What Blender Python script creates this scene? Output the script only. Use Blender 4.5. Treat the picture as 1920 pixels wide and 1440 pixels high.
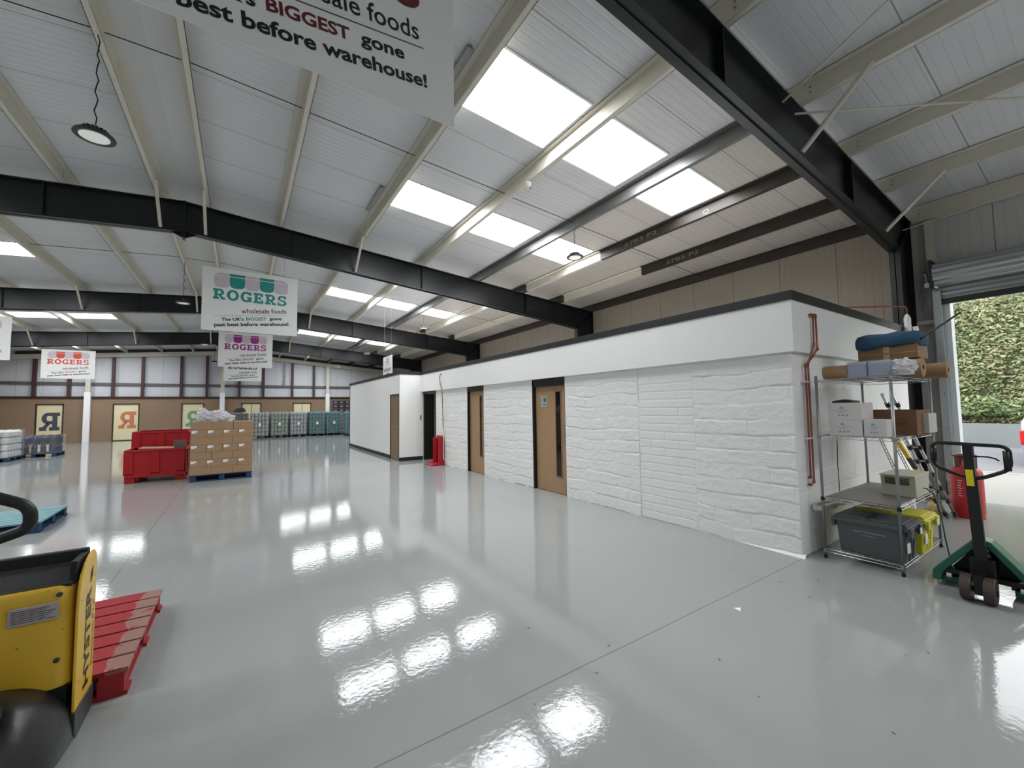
import bpy, math, random
from mathutils import Vector, Matrix, noise
random.seed(7)
for o in list(bpy.data.objects): bpy.data.objects.remove(o)
SC = bpy.context.scene
COL = SC.collection
PI = math.pi
# ---------------------------------------------------------------- camera
FPX, YAW, PITCH, ROLL, HCAM = 767.26, .58576, .05793, -.014747, 1.577
cy, sy, cp, sp = math.cos(YAW), math.sin(YAW), math.cos(PITCH), math.sin(PITCH)
fwd = Vector((sy*cp, cy*cp, sp)); rgt = Vector((cy, -sy, 0)); up = rgt.cross(fwd)
r2 = rgt*math.cos(ROLL)+up*math.sin(ROLL); u2 = up*math.cos(ROLL)-rgt*math.sin(ROLL)
cam = bpy.data.objects.new('camera', bpy.data.cameras.new('camera')); COL.objects.link(cam)
cam.matrix_world = Matrix(((r2.x, u2.x, -fwd.x, 0), (r2.y, u2.y, -fwd.y, 0), (r2.z, u2.z, -fwd.z, HCAM), (0, 0, 0, 1)))
cam.data.sensor_width = 36; cam.data.lens = FPX/1920*36; cam.data.clip_start = .05; cam.data.clip_end = 300
SC.camera = cam
# ---------------------------------------------------------------- world and exposure
W = bpy.data.worlds.new('sky'); SC.world = W; W.use_nodes = True
bg = W.node_tree.nodes['Background']; bg.inputs[0].default_value = (.975, .985, 1, 1); bg.inputs[1].default_value = 4.8
SC.view_settings.view_transform = 'Standard'; SC.view_settings.look = 'None'
SC.view_settings.exposure = 0.0; SC.view_settings.gamma = 1; SC.view_settings.use_curve_mapping = False
SC.cycles.use_denoising = True
SC.cycles.max_bounces = 10; SC.cycles.diffuse_bounces = 6; SC.cycles.glossy_bounces = 4; SC.cycles.sample_clamp_indirect = 6
ROOFLIGHT = 15.3
# ---------------------------------------------------------------- materials
def s2l(c): return tuple((x/255/12.92 if x/255 <= .04045 else ((x/255+.055)/1.055)**2.4) for x in c)
MATS = {}
def mat(name, rgb, rough=.6, metal=0, var=0, vscale=4, bump=0, bscale=40, spec=.5, coat=0, trans=0, emit=0, alpha=1, stretch=None):
    if name in MATS: return MATS[name]
    m = bpy.data.materials.new(name); m.use_nodes = True; nt = m.node_tree; p = nt.nodes['Principled BSDF']
    c = s2l(rgb)+(1,); p.inputs['Base Color'].default_value = c
    p.inputs['Roughness'].default_value = rough; p.inputs['Metallic'].default_value = metal
    p.inputs['Specular IOR Level'].default_value = spec; p.inputs['Coat Weight'].default_value = coat
    p.inputs['Transmission Weight'].default_value = trans; p.inputs['Alpha'].default_value = alpha
    if emit:
        p.inputs['Emission Color'].default_value = c; p.inputs['Emission Strength'].default_value = emit
    if var or bump:
        tc = nt.nodes.new('ShaderNodeTexCoord'); src = tc.outputs['Object']
        if stretch:
            mp = nt.nodes.new('ShaderNodeMapping'); mp.inputs['Scale'].default_value = stretch
            nt.links.new(src, mp.inputs[0]); src = mp.outputs[0]
    if var:
        n = nt.nodes.new('ShaderNodeTexNoise'); n.inputs['Scale'].default_value = vscale; n.inputs['Detail'].default_value = 6
        mx = nt.nodes.new('ShaderNodeMix'); mx.data_type = 'RGBA'
        mx.inputs[6].default_value = tuple(min(1, x*(1-var)) for x in c[:3])+(1,); mx.inputs[7].default_value = tuple(min(1, x*(1+var)) for x in c[:3])+(1,)
        nt.links.new(src, n.inputs[0]); nt.links.new(n.outputs[0], mx.inputs[0]); nt.links.new(mx.outputs[2], p.inputs['Base Color'])
    if bump:
        n2 = nt.nodes.new('ShaderNodeTexNoise'); n2.inputs['Scale'].default_value = bscale; n2.inputs['Detail'].default_value = 3
        b = nt.nodes.new('ShaderNodeBump'); b.inputs['Strength'].default_value = bump; b.inputs['Distance'].default_value = .01
        nt.links.new(src, n2.inputs[0]); nt.links.new(n2.outputs[0], b.inputs['Height']); nt.links.new(b.outputs[0], p.inputs['Normal'])
    MATS[name] = m; return m
def math_node(nt, op, a, b=None, c=None):
    n = nt.nodes.new('ShaderNodeMath'); n.operation = op
    for i, x in enumerate((a, b, c)):
        if x is None: continue
        if isinstance(x, (int, float)): n.inputs[i].default_value = x
        else: nt.links.new(x, n.inputs[i])
    return n.outputs[0]
def sheet_mat(name, rgb, axis, pitch, seam, rough=.55, depth=.0035, dark=.12):
    """profiled liner sheet: fine ribs every pitch metres and a panel seam every seam metres along axis (object coordinates)"""
    m = mat(name, rgb, rough); nt = m.node_tree; p = nt.nodes['Principled BSDF']
    tc = nt.nodes.new('ShaderNodeTexCoord'); sx = nt.nodes.new('ShaderNodeSeparateXYZ'); nt.links.new(tc.outputs['Object'], sx.inputs[0])
    x = sx.outputs[axis]
    fr = math_node(nt, 'FRACT', math_node(nt, 'DIVIDE', x, pitch))
    rib = math_node(nt, 'SMOOTH_MIN', math_node(nt, 'ABSOLUTE', math_node(nt, 'SUBTRACT', fr, .5)), .12, .05)
    fs = math_node(nt, 'FRACT', math_node(nt, 'DIVIDE', x, seam))
    sm = math_node(nt, 'LESS_THAN', fs, .012/seam)
    h = math_node(nt, 'SUBTRACT', math_node(nt, 'MULTIPLY', rib, 8), sm)
    b = nt.nodes.new('ShaderNodeBump'); b.inputs['Distance'].default_value = depth; b.inputs['Strength'].default_value = 1
    nt.links.new(h, b.inputs['Height']); nt.links.new(b.outputs[0], p.inputs['Normal'])
    n = nt.nodes.new('ShaderNodeTexNoise'); n.inputs['Scale'].default_value = .8; nt.links.new(tc.outputs['Object'], n.inputs[0])
    mx = nt.nodes.new('ShaderNodeMix'); mx.data_type = 'RGBA'; c = s2l(rgb)
    mx.inputs[6].default_value = tuple(v*.93 for v in c)+(1,); mx.inputs[7].default_value = tuple(min(1, v*1.07) for v in c)+(1,)
    nt.links.new(n.outputs[0], mx.inputs[0])
    m2 = nt.nodes.new('ShaderNodeMix'); m2.data_type = 'RGBA'; m2.inputs[7].default_value = tuple(v*.45 for v in c)+(1,)
    nt.links.new(sm, m2.inputs[0]); nt.links.new(mx.outputs[2], m2.inputs[6]); nt.links.new(m2.outputs[2], p.inputs['Base Color'])
    return m
M_roof = sheet_mat('white_liner_sheet', (205, 206, 208), 1, .1, 1.0, rough=.42)
M_wall = sheet_mat('grey_cladding_sheet', (190, 190, 186), 1, .12, 1.0)
M_gable = sheet_mat('gable_cladding_sheet', (205, 207, 212), 0, .12, 1.0)
M_steel = mat('black_painted_steel', (19, 22, 25), .34, var=.12, vscale=2, spec=.5)
M_cream = mat('cream_painted_purlin', (205, 200, 186), .5, var=.1, vscale=3)
M_galv = mat('galvanised_steel', (150, 152, 152), .35, .7, var=.25, vscale=5)
M_dkpur = mat('weathered_dark_purlin', (62, 56, 51), .45, .3, var=.35, vscale=3, stretch=(4, 1, 4))
M_glow = mat('rooflight_sheet', (248, 251, 255), .5, emit=ROOFLIGHT)
M_white = mat('white_emulsion', (232, 232, 230), .6, bump=.05, bscale=60)
M_fascia = mat('white_plasterboard', (234, 234, 232), .55)
M_black = mat('black_plastic', (11, 11, 12), .45)
M_trim = mat('black_trim', (30, 31, 33), .5)
M_oak = mat('oak_veneer', (164, 132, 98), .5, var=.16, vscale=6, stretch=(6, 6, .5))
M_oak2 = mat('brown_door_face', (128, 105, 80), .5, var=.1, vscale=5, stretch=(6, 6, .5))
M_brown = mat('brown_hardboard', (139, 115, 92), .7, var=.06, vscale=1.5)
M_maroon = mat('maroon_painted_post', (72, 44, 44), .5)
M_film = mat('cream_window_film', (222, 212, 172), .6, var=.12, vscale=2)
M_card = mat('brown_cardboard', (160, 129, 98), .8, var=.07, vscale=5)
M_kraft = mat('kraft_paper', (156, 126, 92), .8, var=.06, vscale=20)
M_label = mat('white_label', (235, 235, 232), .6)
M_red = mat('red_plastic', (164, 12, 24), .38)
M_redw = mat('red_painted_wood', (148, 30, 34), .7, var=.25, vscale=5, stretch=(1, 5, 5))
M_bluew = mat('blue_painted_wood', (20, 54, 88), .7, var=.25, vscale=6)
M_chrome = mat('chrome_wire', (190, 192, 194), .22, .95)
M_copper = mat('copper_pipe', (150, 86, 70), .4, .6, var=.2, vscale=12)
M_pvc = mat('white_pvc', (228, 228, 226), .4)
M_dark = mat('dark_void', (14, 14, 14), .8)
M_wrap = mat('clear_stretch_film', (215, 222, 224), .2, var=.2, vscale=5, bump=.8, bscale=10, alpha=.13)
# ---------------------------------------------------------------- mesh builder
class MB:
    def __init__(s): s.v = []; s.f = []; s.m = []
    def add(s, vs, fs, m=0):
        n = len(s.v); s.v += [tuple(p) for p in vs]; s.f += [tuple(i+n for i in f) for f in fs]; s.m += [m]*len(fs); return s
    def box(s, x0, x1, y0, y1, z0, z1, m=0):
        return s.add([(x, y, z) for z in (z0, z1) for y in (y0, y1) for x in (x0, x1)],
                     [(0, 2, 3, 1), (4, 5, 7, 6), (0, 1, 5, 4), (2, 6, 7, 3), (0, 4, 6, 2), (1, 3, 7, 5)], m)
    def prism(s, pts, ax, a, b, m=0):
        n = len(pts)
        def P(p, t): return {'X': (t, p[0], p[1]), 'Y': (p[0], t, p[1]), 'Z': (p[0], p[1], t)}[ax]
        return s.add([P(p, a) for p in pts]+[P(p, b) for p in pts],
                     [tuple(range(n-1, -1, -1)), tuple(range(n, 2*n))]+[(i, (i+1) % n, n+(i+1) % n, n+i) for i in range(n)], m)
    def tube(s, pts, r, seg=8, m=0, closed=False):
        pts = [Vector(p) for p in pts]; n = len(pts); rings = []
        for i, p in enumerate(pts):
            if closed: d = pts[(i+1) % n]-pts[i-1]
            else: d = pts[min(i+1, n-1)]-pts[max(i-1, 0)]
            d.normalize(); a = d.orthogonal() if i == 0 else (rings[-1][1]-d*rings[-1][1].dot(d))
            a.normalize(); b = d.cross(a); rr = r[i] if isinstance(r, (list, tuple)) else r
            rings.append(([p+(a*math.cos(2*PI*k/seg)+b*math.sin(2*PI*k/seg))*rr for k in range(seg)], a))
        vs = [q for rg in rings for q in rg[0]]; fs = []
        for i in range(n if closed else n-1):
            j = (i+1) % n
            fs += [(i*seg+k, i*seg+(k+1) % seg, j*seg+(k+1) % seg, j*seg+k) for k in range(seg)]
        if not closed: fs += [tuple(range(seg-1, -1, -1)), tuple((n-1)*seg+k for k in range(seg))]
        return s.add(vs, fs, m)
    def bar(s, a, b, w, h, m=0, upv=(0, 0, 1)):
        a, b = Vector(a), Vector(b); d = (b-a).normalized(); u = Vector(upv)
        sd = d.cross(u)
        if sd.length < 1e-3: sd = d.orthogonal()
        sd.normalize(); u = sd.cross(d)
        vs = [p+sd*(w/2*i)+u*(h/2*j) for p in (a, b) for i, j in ((-1, -1), (1, -1), (1, 1), (-1, 1))]
        return s.add(vs, [(0, 1, 2, 3), (7, 6, 5, 4), (0, 4, 5, 1), (1, 5, 6, 2), (2, 6, 7, 3), (3, 7, 4, 0)], m)
    def lathe(s, prof, c=(0, 0, 0), seg=24, ax='Z', m=0):
        vs = []; n = len(prof)
        for r, z in prof:
            for k in range(seg):
                a = 2*PI*k/seg; x, y = r*math.cos(a), r*math.sin(a)
                q = {'Z': (x, y, z), 'X': (z, x, y), 'Y': (x, z, y)}[ax]
                vs.append((c[0]+q[0], c[1]+q[1], c[2]+q[2]))
        fs = [(i*seg+k, i*seg+(k+1) % seg, (i+1)*seg+(k+1) % seg, (i+1)*seg+k) for i in range(n-1) for k in range(seg)]
        fs += [tuple(range(seg-1, -1, -1)), tuple((n-1)*seg+k for k in range(seg))]
        return s.add(vs, fs, m)
    def mesh(s, me, M=None, m=0):
        return s.add([(M @ v.co if M else v.co) for v in me.vertices], [tuple(p.vertices) for p in me.polygons], m)
    def xf(s, M):
        s.v = [tuple(M @ Vector(p)) for p in s.v]; return s
    def build(s, name, mats, parent=None, smooth=False, bevel=0, local=False, seg=2, subd=0):
        if not isinstance(mats, (list, tuple)): mats = [mats]
        me = bpy.data.meshes.new(name); vs = [Vector(p) for p in s.v]
        if parent is not None: off = Vector((0, 0, 0)) if local else parent_loc(parent)
        else:
            lo = [min(p[i] for p in vs) for i in range(3)]; hi = [max(p[i] for p in vs) for i in range(3)]
            off = Vector(((lo[0]+hi[0])/2, (lo[1]+hi[1])/2, lo[2]))
            if name in ('floor', 'ceiling') or name.startswith('wall_'): off = Vector((0, 0, 0))
        me.from_pydata([p-off for p in vs], [], s.f)
        for mt in mats: me.materials.append(mt)
        if len(mats) > 1: me.polygons.foreach_set('material_index', s.m)
        if smooth: me.polygons.foreach_set('use_smooth', [True]*len(s.f))
        me.update()
        o = bpy.data.objects.new(name, me); COL.objects.link(o)
        if parent is not None: o.parent = parent
        else: o.location = off
        if bevel:
            b = o.modifiers.new('bevel', 'BEVEL'); b.width = bevel; b.segments = seg; b.limit_method = 'ANGLE'
            if not smooth: me.polygons.foreach_set('use_smooth', [True]*len(s.f)); b.harden_normals = True
        if subd:
            b = o.modifiers.new('subd', 'SUBSURF'); b.levels = subd; b.render_levels = subd
        return o
def parent_loc(p):
    v = Vector((0, 0, 0))
    while p is not None: v += p.location; p = p.parent
    return v
def tag(o, label=None, cat=None, group=None, kind=None):
    if label: o['label'] = label
    if cat: o['category'] = cat
    if group: o['group'] = group
    if kind: o['kind'] = kind
    return o
def thing(name, label, cat, loc=(0, 0, 0), group=None, rz=0):
    o = bpy.data.objects.new(name, None); COL.objects.link(o); o.location = loc; o.rotation_euler = (0, 0, rz); o.empty_display_size = .1
    return tag(o, label, cat, group)
def struct(o): o['kind'] = 'structure'; return o
def copy_tree(o, loc, rz=0, label=None, group=None, parent=None):
    c = o.copy(); COL.objects.link(c)
    if parent is not None: c.parent = parent
    else:
        c.location = loc; c.rotation_euler = (0, 0, rz)
        if label: c['label'] = label
        if group: c['group'] = group
    for ch in list(o.children): copy_tree(ch, None, parent=c)
    return c
def rotz(a): return Matrix.Rotation(a, 4, 'Z')
def text_mesh(s, size=1, bold=0, extrude=0, align='LEFT'):
    cu = bpy.data.curves.new('t', 'FONT'); cu.body = s; cu.size = size; cu.offset = bold; cu.extrude = extrude; cu.align_x = align; cu.resolution_u = 3
    o = bpy.data.objects.new('t', cu); COL.objects.link(o); bpy.context.view_layer.update()
    dg = bpy.context.evaluated_depsgraph_get(); me = bpy.data.meshes.new_from_object(o.evaluated_get(dg))
    bpy.data.objects.remove(o); bpy.data.curves.remove(cu); return me
def text_fit(mb, s, x0, x1, y, M, bold=0, m=0, hscale=None, rot=0):
    """text from x0 to x1 on baseline y in sign coordinates; hscale sets cap height"""
    me = text_mesh(s, 1, bold); xs = [v.co.x for v in me.vertices]; ys = [v.co.y for v in me.vertices]
    k = (x1-x0)/(max(xs)-min(xs)); ky = k if hscale is None else hscale/.73
    T = M @ Matrix.Translation((x0, y, 0)) @ Matrix.Rotation(rot, 4, 'Z') @ Matrix.Diagonal((k, ky, 1, 1)) @ Matrix.Translation((-min(xs), 0, 0))
    mb.mesh(me, T, m); bpy.data.meshes.remove(me)
# slab serif letters, unit height, drawn as flat overlapping strokes
def slab(ch):
    q = []
    def R(x0, x1, y0, y1): q.append([(x0, y0), (x1, y0), (x1, y1), (x0, y1)])
    def arc(cx, cyy, rx, ry, a0, a1, t, n=14, ty=None):
        ty = ty or t
        for i in range(n):
            a, b = math.radians(a0+(a1-a0)*i/n), math.radians(a0+(a1-a0)*(i+1)/n)
            q.append([(cx+rx*math.cos(a), cyy+ry*math.sin(a)), (cx+rx*math.cos(b), cyy+ry*math.sin(b)),
                      (cx+(rx-t)*math.cos(b), cyy+(ry-ty)*math.sin(b)), (cx+(rx-t)*math.cos(a), cyy+(ry-ty)*math.sin(a))])
    if ch == 'R':
        R(.12, .38, 0, 1); R(0, .52, 0, .2); R(0, .5, .8, 1); R(.38, .6, .82, 1); R(.38, .6, .36, .53)
        arc(.58, .68, .34, .32, -90, 90, .25, ty=.17); q.append([(.42, .42), (.66, .42), (.95, .1), (.7, .1)]); R(.66, 1.02, 0, .2); return q, 1.04
    if ch == 'O': arc(.52, .5, .52, .52, 0, 360, .27, 28, ty=.2); return q, 1.06
    if ch == 'G':
        arc(.5, .5, .5, .52, 40, 345, .26, 26, ty=.2); R(.56, 1.0, .34, .5); R(.72, .98, .02, .46); R(.8, .95, .66, 1.0); return q, 1.02
    if ch == 'E':
        R(.12, .38, 0, 1); R(0, .9, 0, .2); R(0, .86, .8, 1); R(.38, .64, .42, .58); R(.56, .68, .32, .68); R(.74, .9, 0, .36); R(.7, .86, .66, 1); return q, .94
    if ch == 'S':
        arc(.44, .73, .42, .29, 20, 270, .24, 20, ty=.17); arc(.44, .28, .44, .3, 90, -160, .24, 20, ty=.17); R(.66, .8, .66, 1.0); R(.02, .16, 0, .34); return q, .9
def slab_word(mb, w, x0, x1, y0, y1, M, m=0, gap=.12):
    tot = sum(slab(c)[1] for c in w)+gap*(len(w)-1); k = (x1-x0)/tot; ky = y1-y0; x = 0; e = 0
    for c in w:
        qs, wd = slab(c)
        for qd in qs:
            e += 1; z = (e % 7)*.00012
            mb.add([M @ Vector((x0+(x+px)*k, y0+py*ky, z)) for px, py in qd], [(0, 1, 2, 3)], m)
        x += wd+gap
# ================================================================ building shell
XR, XL, XA = 9.6, -11.5, -.95
FY = [2.0+7.645*k for k in range(-2, 5)]          # frame lines; the last is the far gable
YF, YB = FY[-1], FY[0]
def zr(x): return 5.73-.082*abs(x-XA)
# floor
m = mat('grey_epoxy_floor', (150, 153, 151), .13, spec=.42); nt = m.node_tree; p = nt.nodes['Principled BSDF']
tc = nt.nodes.new('ShaderNodeTexCoord'); sx = nt.nodes.new('ShaderNodeSeparateXYZ'); nt.links.new(tc.outputs['Object'], sx.inputs[0])
wob = nt.nodes.new('ShaderNodeTexNoise'); wob.inputs['Scale'].default_value = 1.3; nt.links.new(tc.outputs['Object'], wob.inputs[0])
def line(out, pos, w, amp=.012):
    d = math_node(nt, 'ABSOLUTE', math_node(nt, 'ADD', math_node(nt, 'SUBTRACT', out, pos), math_node(nt, 'MULTIPLY', math_node(nt, 'SUBTRACT', wob.outputs[0], .5), amp)))
    return math_node(nt, 'LESS_THAN', d, w)
jl = line(sx.outputs[1], 1.93, .0045); j2 = line(sx.outputs[0], -.98, .004)
jt = math_node(nt, 'MAXIMUM', jl, j2)
mp = nt.nodes.new('ShaderNodeMapping'); mp.inputs['Scale'].default_value = (1, 1, 1); nt.links.new(tc.outputs['Object'], mp.inputs[0])
n1 = nt.nodes.new('ShaderNodeTexNoise'); n1.inputs['Scale'].default_value = .45; n1.inputs['Detail'].default_value = 5; nt.links.new(mp.outputs[0], n1.inputs[0])
n2 = nt.nodes.new('ShaderNodeTexNoise'); n2.inputs['Scale'].default_value = 26; n2.inputs['Detail'].default_value = 5; nt.links.new(mp.outputs[0], n2.inputs[0])
n3 = nt.nodes.new('ShaderNodeTexNoise'); n3.inputs['Scale'].default_value = 7; n3.inputs['Detail'].default_value = 4; nt.links.new(mp.outputs[0], n3.inputs[0])
mx = nt.nodes.new('ShaderNodeMix'); mx.data_type = 'RGBA'; c = s2l((150, 153, 151))
mx.inputs[6].default_value = tuple(v*.9 for v in c)+(1,); mx.inputs[7].default_value = tuple(v*1.1 for v in c)+(1,); nt.links.new(n1.outputs[0], mx.inputs[0])
mj = nt.nodes.new('ShaderNodeMix'); mj.data_type = 'RGBA'; mj.inputs[7].default_value = tuple(v*.6 for v in c)+(1,)
nt.links.new(jt, mj.inputs[0]); nt.links.new(mx.outputs[2], mj.inputs[6]); nt.links.new(mj.outputs[2], p.inputs['Base Color'])
h = math_node(nt, 'ADD', math_node(nt, 'ADD', math_node(nt, 'MULTIPLY', n2.outputs[0], .22), math_node(nt, 'MULTIPLY', n3.outputs[0], .12)), math_node(nt, 'MULTIPLY', jt, -.5))
b = nt.nodes.new('ShaderNodeBump'); b.inputs['Distance'].default_value = .006; b.inputs['Strength'].default_value = .45; nt.links.new(h, b.inputs['Height']); nt.links.new(b.outputs[0], p.inputs['Normal'])
rr = math_node(nt, 'ADD', math_node(nt, 'MULTIPLY', n1.outputs[0], .10), .0); nt.links.new(rr, p.inputs['Roughness'])
f = MB().box(XL, XR+.06, YB, YF, -.2, 0).build('floor', m); struct(f)
# rooflight rows
ROWS = [-9.2, -4.1, 3.52, 6.55, 10.65, 13.65, 18.5, 21.75, 26.8, 29.2]  # first two rows are unseen behind the camera, added to light the hall
CR = [(2.16, 3.60), (3.76, 5.12), (5.34, 6.63)]
# roof lining with openings
mb = MB()
ys = sorted([YB-.2, YF+.2]+ROWS+[r+1 for r in ROWS])
for side in (1, -1):
    xs = sorted({XA, XR+.15 if side == 1 else XL-.15} | {(x if side == 1 else 2*XA-x) for r in CR for x in r})
    holes = [(min(a, b), max(a, b)) for a, b in [(x0, x1) if side == 1 else (2*XA-x0, 2*XA-x1) for x0, x1 in CR]]
    for i in range(len(ys)-1):
        y0, y1 = ys[i], ys[i+1]
        for x0, x1 in zip(xs[:-1], xs[1:]):
            hole = (y0 in ROWS) and any(abs(x0-a) < 1e-6 and abs(x1-b) < 1e-6 for a, b in holes)
            if not hole: mb.add([(x0, y0, zr(x0)), (x0, y1, zr(x0)), (x1, y1, zr(x1)), (x1, y0, zr(x1))], [(0, 1, 2, 3)])
            t = .1
            if hole: pass
            mb.add([(x0, y0, zr(x0)+t), (x0, y1, zr(x0)+t), (x1, y1, zr(x1)+t), (x1, y0, zr(x1)+t)], [(3, 2, 1, 0)]) if not hole else None
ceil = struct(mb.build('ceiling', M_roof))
nt = M_roof.node_tree; p = nt.nodes['Principled BSDF']; src = p.inputs['Base Color'].links[0].from_socket     # warm brown multiplied over the sheets above the block, in two steps
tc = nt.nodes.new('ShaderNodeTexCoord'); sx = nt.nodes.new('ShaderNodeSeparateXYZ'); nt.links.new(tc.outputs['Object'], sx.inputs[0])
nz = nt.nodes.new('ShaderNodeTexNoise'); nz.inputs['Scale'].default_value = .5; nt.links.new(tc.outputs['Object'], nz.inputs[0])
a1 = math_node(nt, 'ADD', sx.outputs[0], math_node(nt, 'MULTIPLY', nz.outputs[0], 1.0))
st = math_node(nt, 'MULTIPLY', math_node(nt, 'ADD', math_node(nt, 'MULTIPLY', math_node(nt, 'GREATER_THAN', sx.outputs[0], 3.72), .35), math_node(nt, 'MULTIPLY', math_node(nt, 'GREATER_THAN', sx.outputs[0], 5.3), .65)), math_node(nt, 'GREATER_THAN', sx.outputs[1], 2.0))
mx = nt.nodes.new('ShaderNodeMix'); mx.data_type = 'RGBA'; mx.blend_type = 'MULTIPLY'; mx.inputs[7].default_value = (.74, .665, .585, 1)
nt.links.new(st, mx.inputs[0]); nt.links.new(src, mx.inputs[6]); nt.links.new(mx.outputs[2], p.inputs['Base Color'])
# ridge flashing
rf = MB().prism([(XA-.3, zr(XA-.3)-.004), (XA, zr(XA)-.004), (XA+.3, zr(XA+.3)-.004), (XA+.3, zr(XA+.3)-.012), (XA, zr(XA)-.014), (XA-.3, zr(XA-.3)-.012)], 'Y', YB, YF).build('ridge_flashing', mat('ridge_flashing', (196, 198, 196), .4, .1))
tag(rf, 'flat pale ridge flashing strip running along the top of the ceiling', 'ridge flashing')
rown = ['nearest', 'second', 'third', 'fourth', 'fifth', 'sixth', 'seventh', 'farthest']
cn = ['next to the ridge side', 'in the middle of its row', 'on the eaves side']
for ri, y in enumerate(ROWS):
    for side in (1, -1):
        for ci, (a, bb) in enumerate(CR):
            x0, x1 = (a, bb) if side == 1 else (2*XA-bb, 2*XA-a)
            q = MB(); t = .07
            q.add([(x0, y, zr(x0)+t), (x0, y+1, zr(x0)+t), (x1, y+1, zr(x1)+t), (x1, y, zr(x1)+t)], [(0, 1, 2, 3)])
            if ri < 2: lab = 'unseen rooflight panel added for light behind the viewpoint'; g = 'rooflights added for light behind the viewpoint'
            else:
                lab = f"glowing white rooflight {cn[ci]}, {rown[ri-2]} row, {'right' if side == 1 else 'left'} roof slope"; g = 'rooflight panels'
            r = thing('rooflight', lab, 'rooflight', ((x0+x1)/2, y+.5, zr((x0+x1)/2)), g)
            q.build('glazing_sheet', M_glow, r)
            k = MB()      # upstand: four thin sides
            for (xa, xb, ya, yb) in ((x0-.012, x0, y, y+1), (x1, x1+.012, y, y+1)):
                k.add([(xa, ya, zr(xa)-.004), (xb, ya, zr(xb)-.004), (xb, yb, zr(xb)-.004), (xa, yb, zr(xa)-.004), (xa, ya, zr(xa)+.1), (xb, ya, zr(xb)+.1), (xb, yb, zr(xb)+.1), (xa, yb, zr(xa)+.1)],
                      [(0, 1, 2, 3), (0, 4, 5, 1), (1, 5, 6, 2), (2, 6, 7, 3), (3, 7, 4, 0)])
            for ya, yb in ((y-.03, y), (y+1, y+1.03)):
                k.add([(x0, ya, zr(x0)-.012), (x1, ya, zr(x1)-.012), (x1, yb, zr(x1)-.012), (x0, yb, zr(x0)-.012), (x0, ya, zr(x0)+.1), (x1, ya, zr(x1)+.1), (x1, yb, zr(x1)+.1), (x0, yb, zr(x0)+.1)],
                      [(0, 1, 2, 3), (0, 4, 5, 1), (1, 5, 6, 2), (2, 6, 7, 3), (3, 7, 4, 0)])
            k.build('frame', mat('rooflight_frame', (214, 214, 210), .5), r)
# side wall with the roller door opening
DY0, DY1, DZ = -2.6, 1.62, 3.6
mb = MB()
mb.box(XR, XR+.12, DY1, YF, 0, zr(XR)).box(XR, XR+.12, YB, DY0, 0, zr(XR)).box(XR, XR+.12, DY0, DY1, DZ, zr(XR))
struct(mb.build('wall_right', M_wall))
nt = M_wall.node_tree; p = nt.nodes['Principled BSDF']; src = p.inputs['Base Color'].links[0].from_socket     # sheets beyond the first column multiplied by a darker brown
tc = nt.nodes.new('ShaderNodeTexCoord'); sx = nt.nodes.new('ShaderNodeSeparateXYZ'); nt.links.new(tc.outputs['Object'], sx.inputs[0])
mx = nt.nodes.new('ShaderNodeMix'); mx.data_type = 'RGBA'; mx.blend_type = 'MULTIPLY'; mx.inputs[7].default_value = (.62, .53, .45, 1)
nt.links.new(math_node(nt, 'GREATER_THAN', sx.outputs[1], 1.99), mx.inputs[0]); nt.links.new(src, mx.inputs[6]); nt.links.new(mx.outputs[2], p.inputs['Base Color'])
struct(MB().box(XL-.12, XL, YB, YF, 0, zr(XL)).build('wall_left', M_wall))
struct(MB().prism([(XL, 0), (XR, 0), (XR, zr(XR)), (XA, zr(XA)), (XL, zr(XL))], 'Y', YF+.06, YF+.16).build('wall_far', M_gable))
struct(MB().prism([(XL, 0), (XR, 0), (XR, zr(XR)), (XA, zr(XA)), (XL, zr(XL))], 'Y', YB-.16, YB-.02).build('wall_near', M_gable))
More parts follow.
